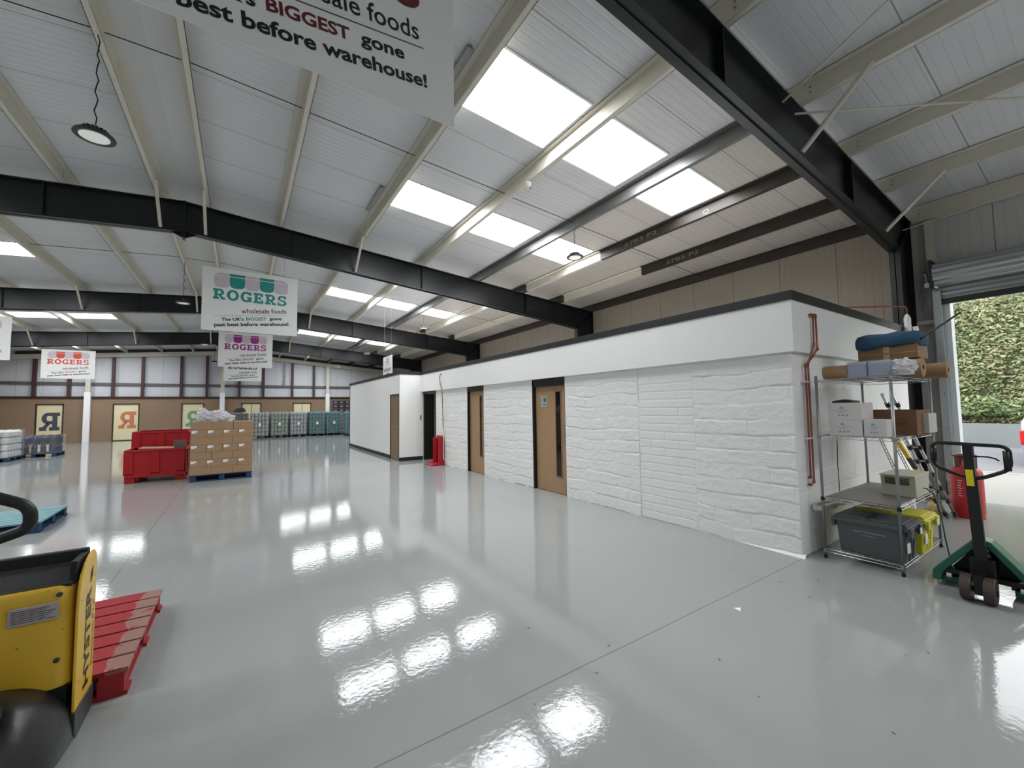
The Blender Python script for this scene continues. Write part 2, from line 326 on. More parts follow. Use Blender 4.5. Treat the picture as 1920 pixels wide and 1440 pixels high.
# ---------------------------------------------------------------- steel portal frames
def zt(x): return 5.53-.082*abs(x-XA)
def zb(x): return 4.95-.0865*abs(x-XA)-max(0, abs(x-XA)-8.4)*.03
XC = 8.88
ord4 = ['nearest', 'second', 'third', 'fourth']
def portal(y, lab):
    r = thing('portal_frame', lab, 'steel frame', (XA, y, 0), 'black steel portal frames')
    for sd, nm in ((1, 'right'), (-1, 'left')):
        X = lambda v: v if sd == 1 else 2*XA-v
        mb = MB(); o, i = X(XR-.02), X(XC)
        zc = zb(XC)
        mb.box(min(i, i+sd*.016), max(i, i+sd*.016), y-.07, y+.07, 0, zc)
        mb.box(min(o, o-sd*.016), max(o, o-sd*.016), y-.07, y+.07, 0, zt(XR))
        mb.prism([(i, 0), (o, 0), (o, zt(XR)), (i, zc)], 'Y', y-.006, y+.006)
        mb.bar((i+sd*.01, y, zc), (o, y, zt(XR)-.05), .12, .014, upv=(0, 0, 1))
        mb.build('column', M_steel, r)
        mb = MB(); n = 8; xs = [XA+(XC+.02-XA)*k/n for k in range(n+1)]
        for a, c in zip(xs[:-1], xs[1:]):
            for zf, t, w in ((zb, .016, .085), (lambda v: zt(v)-.016, .016, .085)):
                aa, cc = X(a), X(c)
                mb.add([(aa, y-w, zf(aa if sd == 1 else 2*XA-aa)), (cc, y-w, zf(c)), (cc, y+w, zf(c)), (aa, y+w, zf(a)),
                        (aa, y-w, zf(a)+t), (cc, y-w, zf(c)+t), (cc, y+w, zf(c)+t), (aa, y+w, zf(a)+t)],
                       [(0, 3, 2, 1), (4, 5, 6, 7), (0, 1, 5, 4), (1, 2, 6, 5), (2, 3, 7, 6), (3, 0, 4, 7)])
        a, c = X(XA), X(XC+.02)
        mb.prism([(a, zb(XA)), (c, zb(XC)), (X(XR-.03), zt(XR)-.1), (X(XR-.03), zt(XR)), (a, zt(XA))], 'Y', y-.006, y+.006)
        mb.prism([(X(XR-.03), zt(XR)-.016), (c, zt(XC)-.016), (c, zt(XC)), (X(XR-.03), zt(XR))], 'Y', y-.085, y+.085)
        mb.build('rafter', M_steel, r)
        for xs_ in (.85, 3.72, 6.9):
            xx = X(xs_)
            MB().box(xx-.006, xx+.006, y-.08, y+.08, zb(xs_)+.016, zt(xs_)-.016).build('stiffener', M_steel, r)
    MB().box(XA-.02, XA+.02, y-.08, y+.08, zb(XA)-.12, zt(XA)+.01).prism([(XA-.22, zb(XA)), (XA+.22, zb(XA)), (XA, zb(XA)-.11)], 'Y', y-.006, y+.006).build('apex_plate', M_steel, r)
    return r
pf = []
labs = ['black steel portal frame behind the viewpoint', 'dark steel portal frame crossing the upper right, the nearest in view', 'second black portal frame from the viewpoint, above the middle of the white block',
        'third black portal frame from the viewpoint, behind the teal sign', 'fourth and farthest black portal frame, behind the magenta sign']
for y, l in zip(FY[1:-1], labs): pf.append(portal(y, l))
# stays from purlin to rafter
def stay(r, x, y, dy=-.75):
    z0, z1 = zr(x)-.17, zb(x)+.04
    mb = MB().tube([(x, y+dy, z0), (x, y-.09*(1 if dy < 0 else -1), z1)], .027, 10)
    mb.build('stay', M_cream, r)
for x in (2.12, 5.3, 8.15): stay(pf[1], x, FY[2])
for k in (2, 3, 4):
    for x in (-1.28, -.62, 2.12, -4.02, -7.2): stay(pf[k], x, FY[k+1])
# ---------------------------------------------------------------- purlins
PX = [-.62, .6, 2.12, 3.72, 5.3, 6.75, 8.15, 9.5]
def zed(mb, x, sd, y0, y1, m=0, grow=0):
    t, w, hgt = .008, .07, .195; z1 = zr(x)-.006+grow*0; z0 = z1-hgt-grow; g = grow
    mb.box(x-t/2-g, x+t/2+g, y0, y1, z0, z1, m)
    a, c = (x-sd*w-sd*g, x) ; mb.box(min(a, c), max(a, c), y0, y1, z1-t-g, z1-.001, m)
    a, c = (x, x+sd*(w+g)); mb.box(min(a, c), max(a, c), y0, y1, z0, z0+t, m)
    lip = x+sd*(w+g); mb.box(min(lip, lip-sd*.006), max(lip, lip-sd*.006), y0, y1, z0, z0+.022, m)
ordn = ['first', 'second', 'third', 'fourth', 'fifth', 'sixth', 'seventh', 'eighth']
for k, x in enumerate(PX):
    for sd in (1, -1):
        xx = x if sd == 1 else 2*XA-x
        col = 'cream' if k < 4 or sd == -1 else ('dark galvanised' if k == 4 else 'dark weathered')
        t = thing('roof_purlin', f"{col} roof purlin, {ordn[k]} from the ridge on the {'right' if sd == 1 else 'left'} slope", 'purlin', (xx, (YB+YF)/2, zr(xx)-.2), 'roof purlins')
        if sd == -1 or k < 4:
            mb = MB(); zed(mb, xx, sd, YB, YF); mb.build('rail', M_cream, t)
        elif k == 4:
            mb = MB(); zed(mb, xx, sd, YB, 2); mb.build('rail', M_cream, t)
            mb = MB(); zed(mb, xx, sd, 2, YF); mb.build('rail', mat('grey_galvanised_purlin', (118, 118, 116), .38, .55, var=.35, vscale=3, stretch=(4, 1, 4)), t)
        else:
            spl = 6.45 if k < 7 else 99
            mb = MB(); zed(mb, xx, sd, YB, 2.0); mb.build('rail', M_cream, t)
            mb = MB(); zed(mb, xx, sd, 2.0, YF); o = mb.build('rail', M_dkpur, t)
            if k < 7:
                for j in range(3):
                    mb = MB(); y0 = 6.45 if j == 0 else FY[3]+.35+7.645*(j-1); y1 = FY[3]-.3+7.645*j
                    zed(mb, xx, sd, y0, y1, grow=.006); mb.build('sleeve', M_cream, t)
        if sd == 1 or k < 3:
            # cleats with bolts at the frames
            for y in FY[1:-1]:
                mb = MB(); mb.box(xx+sd*.006, xx+sd*.014, y-.09, y+.09, zr(xx)-.19, zr(xx)-.02)
                for dy in (-.2, .2):
                    for dz in (.07, .13): mb.lathe([(.011, -.012), (.011, .012)], (xx, y+dy, zr(xx)-dz-.0), 6, 'X')
                mb.build('cleat', M_galv, t)
# sag rods at mid bay
for k in range(1, 6):
    y = FY[k]+3.77
    for sd in (1, -1):
        mb = MB(); pts = [x if sd == 1 else 2*XA-x for x in PX]
        for a, c in zip(pts[:-1], pts[1:]):
            mb.tube([(a, y+.03, zr(a)-.07), (c, y-.03, zr(c)-.09)], .006, 6)
        if sd == 1: mb.tube([(PX[0], y, zr(PX[0])-.1), (2*XA-PX[0], y, zr(PX[0])-.1)], .006, 6)
        o = mb.build('sag_rod', mat('dark_rod', (52, 50, 48), .5, .4))
        tag(o, f"thin dark sag rod between purlins, {('rearmost, behind the viewpoint', 'nearest', 'second', 'third', 'fourth')[k-1]} bay, {'right' if sd == 1 else 'left'} slope", 'tie rod', 'sag rods under the roof')
# diagonal bracing rods in the near bay
br = [((4.89, 1.93, 4.88), (4.2, .2, 5.28)), ((5.18, 1.93, 4.84), (9.3, -1.2, 4.65))]
o = MB().tube([(4.89, 1.92, 4.88), (3.9, -.6, 5.12)], .012, 8).build('bracing_rod', M_cream); tag(o, 'thin cream bracing rod rising steeply from the nearest dark frame', 'bracing rod', 'roof bracing rods')
o = MB().tube([(5.18, 1.92, 4.86), (8.9, -1.6, 4.55)], .012, 8).build('bracing_rod', M_cream); tag(o, 'thin cream bracing rod running nearly level below the near bay purlins', 'bracing rod', 'roof bracing rods')
o = MB().tube([(9.2, 1.95, 4.45), (9.45, -1.5, 4.78)], .009, 8).build('bracing_rod', M_cream); tag(o, 'thin cream bracing rod above the roller door', 'bracing rod', 'roof bracing rods')
# translucent light strips hung beside purlins
for n, (y0, lab) in enumerate([(3.7, 'grey cable tray strip beside the third purlin, nearest bay'), (7.0, 'grey cable tray strip beside the third purlin, above the rear of the nearest bay')]):
    x = 2.12-.1
    o = MB().box(x-.07, x-.005, y0, y0+1.0, zr(x)-.045, zr(x)-.02).build('cable_tray', M_galv, bevel=.004); tag(o, lab, 'cable tray', 'cable trays at the roof')
# ================================================================ far gable
y0 = YF
t = thing('gable_rafter', 'cream gable rafter under the roof on the far wall', 'steel frame', (XA, y0-.1, 5))
for sd in (1, -1):
    e = XR if sd == 1 else XL
    MB().prism([(XA, 5.28), (e, 5.28-.082*abs(e-XA)), (e, 5.53-.082*abs(e-XA)), (XA, 5.53)], 'Y', y0-.16, y0-.05).build('rafter', M_cream, t)
o = MB().prism([(XL, 5.535-.082*abs(XL-XA)), (XA, 5.535), (XR, 5.535-.082*abs(XR-XA)), (XR, 5.72-.082*abs(XR-XA)), (XA, 5.72), (XL, 5.72-.082*abs(XL-XA))], 'Y', y0+.01, y0+.05).build('verge_band', mat('dark_verge_band', (60, 58, 56), .7)); tag(o, 'dark band between the cream gable rafter and the roof', 'closure strip')  # plain dark band filling the gap above the gable rafter
for x, lab in ((-7.17, 'cream gable column with white base, left of the orange sign door'), (-.99, 'cream gable column with white base, behind the carton stack'), (5.27, 'cream gable column with white base, beside the dark crate stacks')):
    t = thing('gable_column', lab, 'column', (x, y0-.3, 0), 'cream gable columns')
    MB().box(x-.1, x+.1, y0-.34, y0-.17, 2.8, 5.28-.082*abs(x-XA)).build('upper_shaft', M_cream, t)
    MB().box(x-.13, x+.13, y0-.37, y0-.16, 0, 2.8).build('lower_casing', mat('white_column_casing', (240, 240, 240), .6), t)
posts = [-9.28, -7.96, -6.18, -4.9, -3.1, -1.82, -.09, 1.27, 3.01, 4.38]
pn = ['leftmost of the maroon gable posts', 'maroon gable post behind the orange sign', 'maroon gable post right of the orange sign, third from the left', 'maroon gable post, fourth from the left', 'maroon gable post, fifth from the left',
      'maroon gable post, sixth from the left', 'maroon gable post under the navy sign', 'maroon gable post just right of the navy sign', 'maroon gable post, third from the right', 'maroon gable post, rightmost']
pn[8] = 'maroon gable post, second from the right'
for x, l in zip(posts, pn):
    o = MB().box(x-.07, x+.07, y0-.16, y0+.04, 2.561, 5.26-.082*abs(x-XA)).build('gable_post', M_maroon); tag(o, l, 'post', 'maroon gable posts')
o = MB().box(XL, XR, y0-.03, y0+.05, 3.2, 3.36).build('sheeting_rail', mat('mid_grey_rail', (98, 96, 94), .5, .2)); tag(o, 'grey horizontal sheeting rail halfway up the far cladding', 'rail')  # one even grey along the whole rail
o = MB().box(XL, XR, y0-.2, y0+.05, 2.461, 2.56).build('ledge', mat('dark_maroon_ledge', (42, 28, 28), .6)); tag(o, 'dark ledge capping the brown boarding on the far wall', 'ledge')
# brown boarding with door openings
dr = [(-9.17, -8.11), (-6.15, -4.99), (-3.05, -1.93), (.05, 1.17), (3.06, 4.22)]
mb = MB(); xs = [XL]
for a, b in dr: mb.box(xs[-1], a, y0-.12, y0+.02, 0, 2.46); mb.box(a, b, y0-.12, y0+.02, 2.15, 2.46); xs.append(b)
mb.box(xs[-1], XR, y0-.12, y0+.02, 0, 2.46)
struct(mb.build('wall_far_boarding', M_brown))
cols = [((70, 72, 84), 'dark grey'), ((196, 120, 88), 'orange'), ((112, 158, 122), 'green'), None, None]
RX = Matrix.Rotation(PI/2, 4, 'X')
for i, ((a, b), cc) in enumerate(zip(dr, cols)):
    d = thing('door_%d' % (i+4), None, None, ((a+b)/2, y0, 0)); struct(d)
    MB().box(a+.03, b-.03, y0-.09, y0-.05, .03, 2.12).build('film_panel', M_film, d)
    mb = MB().box(a-.0, a+.05, y0-.14, y0-.03, 0, 2.15).box(b-.05, b, y0-.14, y0-.03, 0, 2.15).box(a, b, y0-.14, y0-.03, 2.1, 2.15).box(a, b, y0-.14, y0-.03, 0, .04)
    if cc is None: mb.box((a+b)/2-.012, (a+b)/2+.012, y0-.1, y0-.045, 0, 2.12)
    mb.build('frame', mat('dark_brown_frame', (40, 30, 26), .6), d)
    if cc:
        mb = MB(); M = Matrix.Translation((b-.14, y0-.093, .7)) @ RX @ Matrix.Diagonal((-1, 1, 1, 1))
        slab_word(mb, 'R', 0, .78, 0, .98, M); mb.build('letter', mat('letter_'+cc[1].replace(' ', '_'), cc[0], .7), d)
# ================================================================ painted block building
XW, XFa, YC, YN = 4.82, 4.75, 1.94, 1.89
M_block = mat('white_painted_block', (236, 236, 233), .5, bump=.3, bscale=70)
def sst(a, b, x): t = max(0, min(1, (x-a)/(b-a))); return t*t*(3-2*t)
def blockface(mb, axis, coord, u0, u1, z1, res, course, blen, amp, jd, seed, z0=0):
    nu, nz = max(2, int((u1-u0)/res)), max(2, int((z1-z0)/res)); vs = []
    rnd = {}
    for j in range(nz+1):
        z = z0+(z1-z0)*j/nz
        for i in range(nu+1):
            u = u0+(u1-u0)*i/nu
            zz = z+amp*1.6*noise.noise((u*1.7, z*1.1, seed))+amp*.5*noise.noise((u*9, z*6, seed+3))
            row = math.floor(zz/course); fz = zz-row*course; dz = min(fz, course-fz)
            uu = u+(row % 2)*blen/2+amp*.8*noise.noise((u*6, z*6, seed+9)); cu = math.floor(uu/blen); fu = uu-cu*blen; du = min(fu, blen-fu)
            if (row, cu) not in rnd: rnd[(row, cu)] = (random.uniform(-1, 1), random.uniform(-1, 1))
            g = rnd[(row, cu)]
            jm = max(.12, min(1, .55+1.3*noise.noise((u*2.3, z*3.1, seed+7)))) if amp > .01 else 1
            hgt = -jd*jm*(1-sst(.0, .009+amp*.12, dz))-jd*(.6 if amp > .01 else .9)*jm*(1-sst(0, .008 if amp > .01 else .013, du))
            hgt += amp*.12*g[0]+amp*.1*g[1]*(fz/course-.5)+amp*.1*noise.noise((u*11, z*17, seed+5))+amp*.09*noise.noise((u*40, z*40, seed))+.35*jd*jm*((1-sst(.012, .03, dz)) if fz < course/2 else 0)*max(0, noise.noise((u*5, z*9, seed+2)))*2
            edge = min((u-u0), (u1-u))
            if edge < .003: hgt = -.003
            vs.append((coord-hgt, u, z) if axis == 'X' else (u, coord-hgt, z))
    w = nu+1
    fs = [(j*w+i, j*w+i+1, (j+1)*w+i+1, (j+1)*w+i) if axis == 'Y' else (j*w+i, (j+1)*w+i, (j+1)*w+i+1, j*w+i+1) for j in range(nz) for i in range(nu)]
    mb.add(vs, fs)
mb = MB()
def seg(a, b, res, brick=False, z1=2.12, z0=0):
    if brick: blockface(mb, 'X', XW+.004, a, b, z1, res, .1105, .44, .003, .006, 4, z0)
    else: blockface(mb, 'X', XW, a, b, z1, res, .175, .44, .026, .015, a*3, z0)
    mb.box(XW+.02, XW+.16, a+(.03 if a == YC else 0), b, z0, z1)
seg(YC, 3.085, .012); seg(3.085, 3.955, .009, True); seg(3.955, 5.57, .013); seg(6.55, 8.5, .016); seg(9.345, 11.35, .02)
struct(mb.build('wall_block_front', M_block, smooth=True))
mb = MB(); blockface(mb, 'Y', YC, XW, XR-.75, 2.12, .014, .215, .44, .004, .006, 9); mb.box(XW+.02, XR-.75, YC+.02, YC+.14, 0, 2.12)
struct(mb.build('wall_block_side', M_block, smooth=True))
# paint skirt at the foot
mb = MB()
for a, b in ((YC-.03, 2.6),):
    n = 30
    for i in range(n):
        ya, yb = a+(b-a)*i/n, a+(b-a)*(i+1)/n; w = .004+.02*(1+noise.noise((ya*4, 0, 1)))*max(0, 1-(ya-a)/.7); h = .003+.035*max(0, 1-(ya-a)/.7)
        mb.prism([(XW-w, 0), (XW+.01, 0), (XW+.01, h)], 'Y', ya, yb)
struct(mb.build('trim_1', M_block))
# fascia and its black capping
mb = MB().box(XFa, XFa+.3, YN, 12.37, 2.12, 2.66).box(XFa+.3, XR-.72, YN, YN+.3, 2.12, 2.66)
struct(mb.build('wall_fascia', M_fascia))
mb = MB().box(XFa-.012, XFa+.3, YN-.012, 12.37, 2.66, 2.757).box(XFa+.3, XR-.72, YN-.012, YN+.3, 2.66, 2.757)
struct(mb.build('trim_2', M_trim))
struct(MB().box(XFa+.05, XR-.75, YN+.05, 12.5, 2.6, 2.65).box(4.1, XR-.75, 12.5, 19.3, 2.6, 2.65).build('ceiling_block', M_white))
# projecting office
XB, YB1, YB2 = 4.07, 12.37, 19.32
D0, D1 = 12.44, 13.34
mb = MB().box(XB, XB+.12, D1, YB2, 0, 2.66).box(XB, XB+.12, YB1, D0, 0, 2.66).box(XB, XB+.12, D0, D1, 2.06, 2.66).box(XB+.12, XFa+.2, YB1, YB1+.1, 0, 2.66).box(XB, XR-.75, YB2-.1, YB2, 0, 2.66)
struct(mb.build('wall_office', M_fascia))
mb = MB().box(XB-.014, XB+.12, YB1-.014, YB2+.01, 2.66, 2.757).box(XB+.12, XFa+.1, YB1-.014, YB1+.1, 2.66, 2.757)
struct(mb.build('trim_3', M_trim))
mb = MB().box(XB-.016, XB, D1, YB2, 0, .11).box(XB-.016, XFa+.05, YB1-.016, YB1, 0, .11).box(XB-.016, XB, YB1, D0, 0, .11)
struct(mb.build('baseboard_office', M_trim))
# doors
def lever(y, z, x, parent, far=1):
    MB().lathe([(.026, 0), (.026, -.008)], (x, y, z), 16, 'X').tube([(x-.004, y, z), (x-.045, y, z), (x-.05, y+.02*far, z), (x-.05, y+.12*far, z)], .009, 8).build('lever_handle', M_chrome, parent, smooth=True)
d = thing('door_1', None, None, (XW+.07, 6.05, 0)); struct(d)
mb = MB().box(XW-.0, XW+.12, 6.505, 6.55, 0, 2.1).box(XW+.02, XW+.12, 5.57, 5.6, 0, 2.1).box(XW-.0, XW+.12, 5.57, 6.55, 1.975, 2.105); mb.build('frame', M_black, d)
lf = MB().box(XW+.06, XW+.105, 5.6, 6.505, .008, 1.975).build('door_leaf', M_oak, d)
MB().box(XW+.052, XW+.06, 5.735, 5.755, .3, 1.88).box(XW+.052, XW+.06, 5.895, 5.915, .3, 1.88).box(XW+.052, XW+.06, 5.735, 5.915, .29, .31).box(XW+.052, XW+.06, 5.735, 5.915, 1.86, 1.88).build('glazing_bead', mat('oak_bead', (150, 112, 74), .5), lf)
MB().box(XW+.057, XW+.0605, 5.755, 5.895, .31, 1.86).build('vision_panel', mat('dark_glass', (22, 24, 22), .08), lf)
MB().box(XW+.055, XW+.06, 5.605, 5.69, .95, 1.25).build('push_plate', M_galv, lf)
sg = MB().box(XW+.055, XW+.0595, 6.155, 6.335, 1.585, 1.79).build('toilet_sign', mat('grey_sign_plate', (186, 190, 194), .4, .3)); tag(sg, 'small grey toilets sign with three figures on the oak door', 'sign')
mb = MB(); M = Matrix.Translation((XW+.0545, 6.335, 1.585)) @ Matrix(((0, 0, -1, 0), (-1, 0, 0, 0), (0, 1, 0, 0), (0, 0, 0, 1)))
text_fit(mb, 'Toilets', .035, .145, .03, M, bold=.02, hscale=.035)
def person(cx, sk):
    for k in range(12):
        a, b = 2*PI*k/12, 2*PI*(k+1)/12; mb.add([M @ Vector(q) for q in ((cx, .175, 0), (cx+.0095*math.cos(a), .175+.0095*math.sin(a), 0), (cx+.0095*math.cos(b), .175+.0095*math.sin(b), 0))], [(0, 1, 2)])
    mb.add([M @ Vector((cx+x, y, 0)) for x, y in ((-.016, .162), (.016, .162), (.009+sk, .11), (.006, .08), (-.006, .08), (-.009-sk, .11))], [(0, 1, 2, 3, 4, 5)])
person(.098, 0); person(.14, .008)
for k in range(9):
    a, b = math.radians(120+k*24), math.radians(144+k*24); r_, q_ = .026, .02
    mb.add([M @ Vector((.05+r*math.cos(t), .108+r*math.sin(t), 0)) for r, t in ((r_, a), (r_, b), (q_, b), (q_, a))], [(0, 1, 2, 3)])
mb.add([M @ Vector((x, y, 0)) for x, y in ((.042, .165), (.052, .165), (.052, .125), (.068, .125), (.074, .1), (.066, .1), (.062, .117), (.042, .117))], [(0, 1, 2, 3, 4, 5, 6, 7)])
for k in range(10):
    a, b = 2*PI*k/10, 2*PI*(k+1)/10; mb.add([M @ Vector(q) for q in ((.047, .178, 0), (.047+.008*math.cos(a), .178+.008*math.sin(a), 0), (.047+.008*math.cos(b), .178+.008*math.sin(b), 0))], [(0, 1, 2)])
mb.build('pictogram', M_black, sg)
# second door
d = thing('door_2', None, None, (XW+.07, 8.9, 0)); struct(d)
MB().box(XW, XW+.12, 9.3, 9.345, 0, 2.09).box(XW+.02, XW+.12, 8.5, 8.52, 0, 2.09).box(XW, XW+.12, 8.5, 9.345, 2.0, 2.1).build('frame', M_black, d)
lf = MB().box(XW+.06, XW+.105, 8.52, 9.3, .008, 2.0).build('door_leaf', M_oak, d)
MB().box(XW+.052, XW+.06, 8.66, 8.68, .41, 1.88).box(XW+.052, XW+.06, 8.79, 8.81, .41, 1.88).box(XW+.052, XW+.06, 8.66, 8.81, .39, .41).box(XW+.052, XW+.06, 8.66, 8.81, 1.87, 1.89).build('glazing_bead', mat('oak_bead', (150, 112, 74)), lf)
MB().box(XW+.057, XW+.0605, 8.68, 8.79, .41, 1.87).build('vision_panel', mat('dark_glass', (22, 24, 22)), lf)
# office door
d = thing('door_3', None, None, (XB, 12.9, 0)); struct(d)
MB().box(XB-.006, XB+.1, D0, D0+.04, 0, 2.06).box(XB-.006, XB+.1, D1-.04, D1, 0, 2.06).box(XB-.006, XB+.1, D0, D1, 2.02, 2.06).build('frame', mat('dark_brown_door_frame', (52, 42, 36), .5), d)
lf = MB().box(XB+.012, XB+.06, D0+.04, D1-.04, .008, 2.02).build('door_leaf', M_oak2, d); lever(12.58, 1.02, XB+.012, lf)
# open doorway with the lit room behind
d = thing('door_9', None, None, (XW+.05, 11.85, 0)); struct(d)
MB().box(XW, XW+.32, 12.28, 12.345, 0, 2.1).box(XW, XW+.14, 11.35, 11.39, 0, 2.1).box(XW, XW+.14, 11.35, 12.345, 2.04, 2.1).build('frame', M_black, d)
lf = MB().box(XW+.33, XW+1.1, 12.24, 12.285, .008, 2.03).build('door_leaf', mat('grey_painted_door', (120, 118, 114), .5), d); 
mb = MB().box(7.4, 7.5, 10.9, 14.4, 0, 2.5).box(XW+.16, 7.5, 10.85, 10.9, 0, 2.5).box(XW+.1, 7.5, 12.45, 12.5, 0, 2.5).box(XW+.1, 7.5, 10.85, 12.5, 2.4, 2.45)
struct(mb.build('wall_room', mat('room_cream_wall', (170, 158, 134), .7)))
o = MB().box(7.36, 7.395, 11.3, 12.2, .5, 1.35).build('lit_cabinet', mat('warm_lit_panel', (255, 236, 190), .5, emit=1.6)); tag(o, 'warm lit drinks cabinet glowing inside the open doorway room', 'cabinet')
lt = bpy.data.lights.new('room_light', 'AREA'); lt.energy = 9; lt.size = .6; lt.color = (1, .85, .6); lo = bpy.data.objects.new('room_light', lt); COL.objects.link(lo); lo.location = (6.2, 11.6, 2.35)
tag(lo, 'warm ceiling light inside the open doorway room', 'light')
o = MB().box(XFa-.03, XFa+.0, 12.352, 12.364, 1.25, 1.38).build('key_pad', M_black); tag(o, 'small black keypad on white return wall beside the open doorway', 'keypad')
# ================================================================ hanging signs
def sign(x0, y, z0, name_col, lab, lilac=(196, 184, 194), dv=0):
    Wd, Ht = 1.614, 1.225
    t = thing('hanging_sign', lab, 'sign', (x0+Wd/2, y, z0), 'shop signs hanging from the portal frames')
    MB().box(x0, x0+Wd, y, y+.006, z0, z0+Ht).build('board', mat('sign_board_white', (226, 227, 224), .45), t)
    M = Matrix.Translation((x0, y-.0015, z0)) @ RX
    mc = mat('sign_'+name_col[0], name_col[1], .5)
    def pl(mb, pts, m=0): mb.add([M @ Vector((px*Wd, (1-py)*Ht, .0004)) for px, py in pts], [tuple(range(len(pts)-1, -1, -1))], m)
    # awning, five scallops
    ax0, ax1 = .112, .888; w = (ax1-ax0)/5
    aw = MB(); sh = MB()
    for k in range(5):
        a, b = ax0+w*k, ax0+w*(k+1); ta, tb = a, b
        if k == 0: ta = a+.045
        if k == 4: tb = b-.045
        low = .23 if k % 2 else .235
        pts = [(ta, .07), (tb, .07), (b, .115), (b, low)]
        for j in range(1, 10):
            an = PI*j/10; pts.append(((a+b)/2+w/2*math.cos(an), low+.075*math.sin(an)**.6))
        pts += [(a, low), (a, .115)]
        pl(aw, pts, k % 2)
        pl(sh, [(a, .113), (b, .113), (b, .125), (a, .125)], 0)
    aw.build('awning_print', [mat('sign_lilac', lilac, .5), mc], t)
    sh.xf(Matrix.Translation((0, -.0006, 0))); sh.build('awning_highlight', mat('sign_highlight', (214, 208, 212), .5), t)
    M = M @ Matrix.Translation((0, -dv*Ht, 0))
    L = MB(); slab_word(L, 'ROGERS', .105*Wd, .878*Wd, .5*Ht, .668*Ht, M); L.build('shop_name', mc, t)
    B = MB(); rot = math.radians(6.1)
    text_fit(B, 'wholesale foods', .393*Wd, .878*Wd, (1-.694)*Ht, M, bold=.008, rot=rot, hscale=.1)
    B.add([M @ Vector(q) for q in ((.125*Wd, .228*Ht, .0003), (.89*Wd, .342*Ht, .0003), (.89*Wd, .346*Ht, .0003), (.125*Wd, .232*Ht, .0003))], [(0, 1, 2, 3)])
    text_fit(B, "The UK's", .195*Wd, .42*Wd, (1-.841)*Ht, M, bold=.028, rot=rot, hscale=.062)
    text_fit(B, 'gone', .69*Wd, .827*Wd, (1-.764)*Ht, M, bold=.028, rot=rot, hscale=.066)
    text_fit(B, 'past best before warehouse!', .125*Wd, .908*Wd, (1-.937)*Ht, M, bold=.028, rot=rot, hscale=.07)
    B.build('lettering', M_black, t)
    C = MB(); text_fit(C, 'BIGGEST', .443*Wd, .66*Wd, (1-.802)*Ht, M, bold=.028, rot=rot, hscale=.062); C.build('lettering', mc, t)
    mb = MB(); 
    for xx in (x0+.25, x0+Wd-.25): mb.tube([(xx, y+.003, z0+Ht-.02), (xx, y+.003, zb(xx)+.004)], .003, 5)
    mb.build('wire', M_galv, t)
sign(-.655, 1.99, 3.137, ('maroon', (92, 18, 24)), 'largest looking white hanging sign with maroon lettering, cut off at the top', dv=.04)
sign(-.655, 9.62, 3.145, ('teal', (30, 138, 128)), 'white hanging sign with teal lettering and teal striped awning')
sign(-.68, 17.26, 3.145, ('magenta', (150, 34, 132)), 'white hanging sign with magenta lettering below the teal one')
sign(-.74, 24.9, 3.13, ('navy', (28, 26, 92)), 'white hanging sign with navy lettering, partly hidden by the magenta one')
sign(-6.95, 24.9, 3.09, ('orange', (206, 66, 36)), 'white hanging sign with orange lettering at the left')
sign(-7.03, 17.26, 3.11, ('navy', (28, 26, 92)), 'white hanging sign cut off by the left picture edge')
# pay sign
t = thing('pay_sign', 'small white pay sign standing above the office capping', 'sign', (4.3, 14.4, 2.65))
MB().box(4.3, 4.306, 13.88, 14.95, 2.65, 3.46).build('board', mat('sign_board_white', (226, 227, 224)), t)
M = Matrix.Translation((4.2985, 14.95, 2.65)) @ Matrix(((0, 0, -1, 0), (-1, 0, 0, 0), (0, 1, 0, 0), (0, 0, 0, 1)))
mb = MB(); slab_word(mb, 'ROGERS', .34, .72, .57, .64, M)
for k in (1, 3):
    a = .34+.076*k; mb.add([M @ Vector(q) for q in ((a, .67, 0), (a+.076, .67, 0), (a+.076, .75, 0), (a, .75, 0))], [(0, 1, 2, 3)])
mb.build('shop_name', mat('sign_red', (196, 34, 52), .5), t)
mb = MB(); text_fit(mb, 'wholesale foods', .4, .72, .47, M, rot=math.radians(6), hscale=.05); text_fit(mb, 'PLEASE PAY', .12, .96, .27, M, bold=.02, hscale=.12); text_fit(mb, 'HERE', .3, .72, .1, M, bold=.02, hscale=.12)
mb.build('lettering', M_black, t)
MB().tube([(4.303, 14.0, 3.45), (4.303, 14.0, zr(4.3)-.01)], .003, 5).tube([(4.303, 14.8, 3.45), (4.303, 14.8, zr(4.3)-.01)], .003, 5).build('wire', M_galv, t)
# ================================================================ high bay lamps
def lamp(cl):
    t = thing('high_bay_lamp', 'x', 'lamp', (0, 0, 0), 'high bay lamps hanging from the purlins')
    MB().lathe([(.0, .1), (.05, .1), (.075, .075), (.09, .06), (.12, .05), (.155, .03), (.165, .012), (.16, 0), (.125, .0), (.12, .006), (0, .006)], (0, 0, 0), 32).build('housing', mat('grey_lamp_housing', (62, 62, 62), .4, .5), t, smooth=True, local=True)
    MB().lathe([(.0, .001), (.118, .001), (.118, .005), (0, .005)], (0, 0, 0), 32).build('lens', mat('frosted_lens', (236, 236, 230), .4, emit=.25), t, local=True)
    mb = MB()
    for k in range(16):
        a = 2*PI*k/16; mb.bar((.05*math.cos(a), .05*math.sin(a), .085), (.1*math.cos(a), .1*math.sin(a), .07), .004, .03)
    mb.build('heat_sink', M_black, t, local=True)
    MB().tube([(0, .02*math.cos(k*PI/6), .12+.02*math.sin(k*PI/6)) for k in range(12)], .005, 6, closed=True).build('hook', M_galv, t, local=True)
    n = 14; MB().tube([(.012*math.sin(k*2.1), .012*math.cos(k*1.7), .14+k*(cl)/n) for k in range(n+1)], .006, 6).build('cable', M_black, t, local=True)
    return t
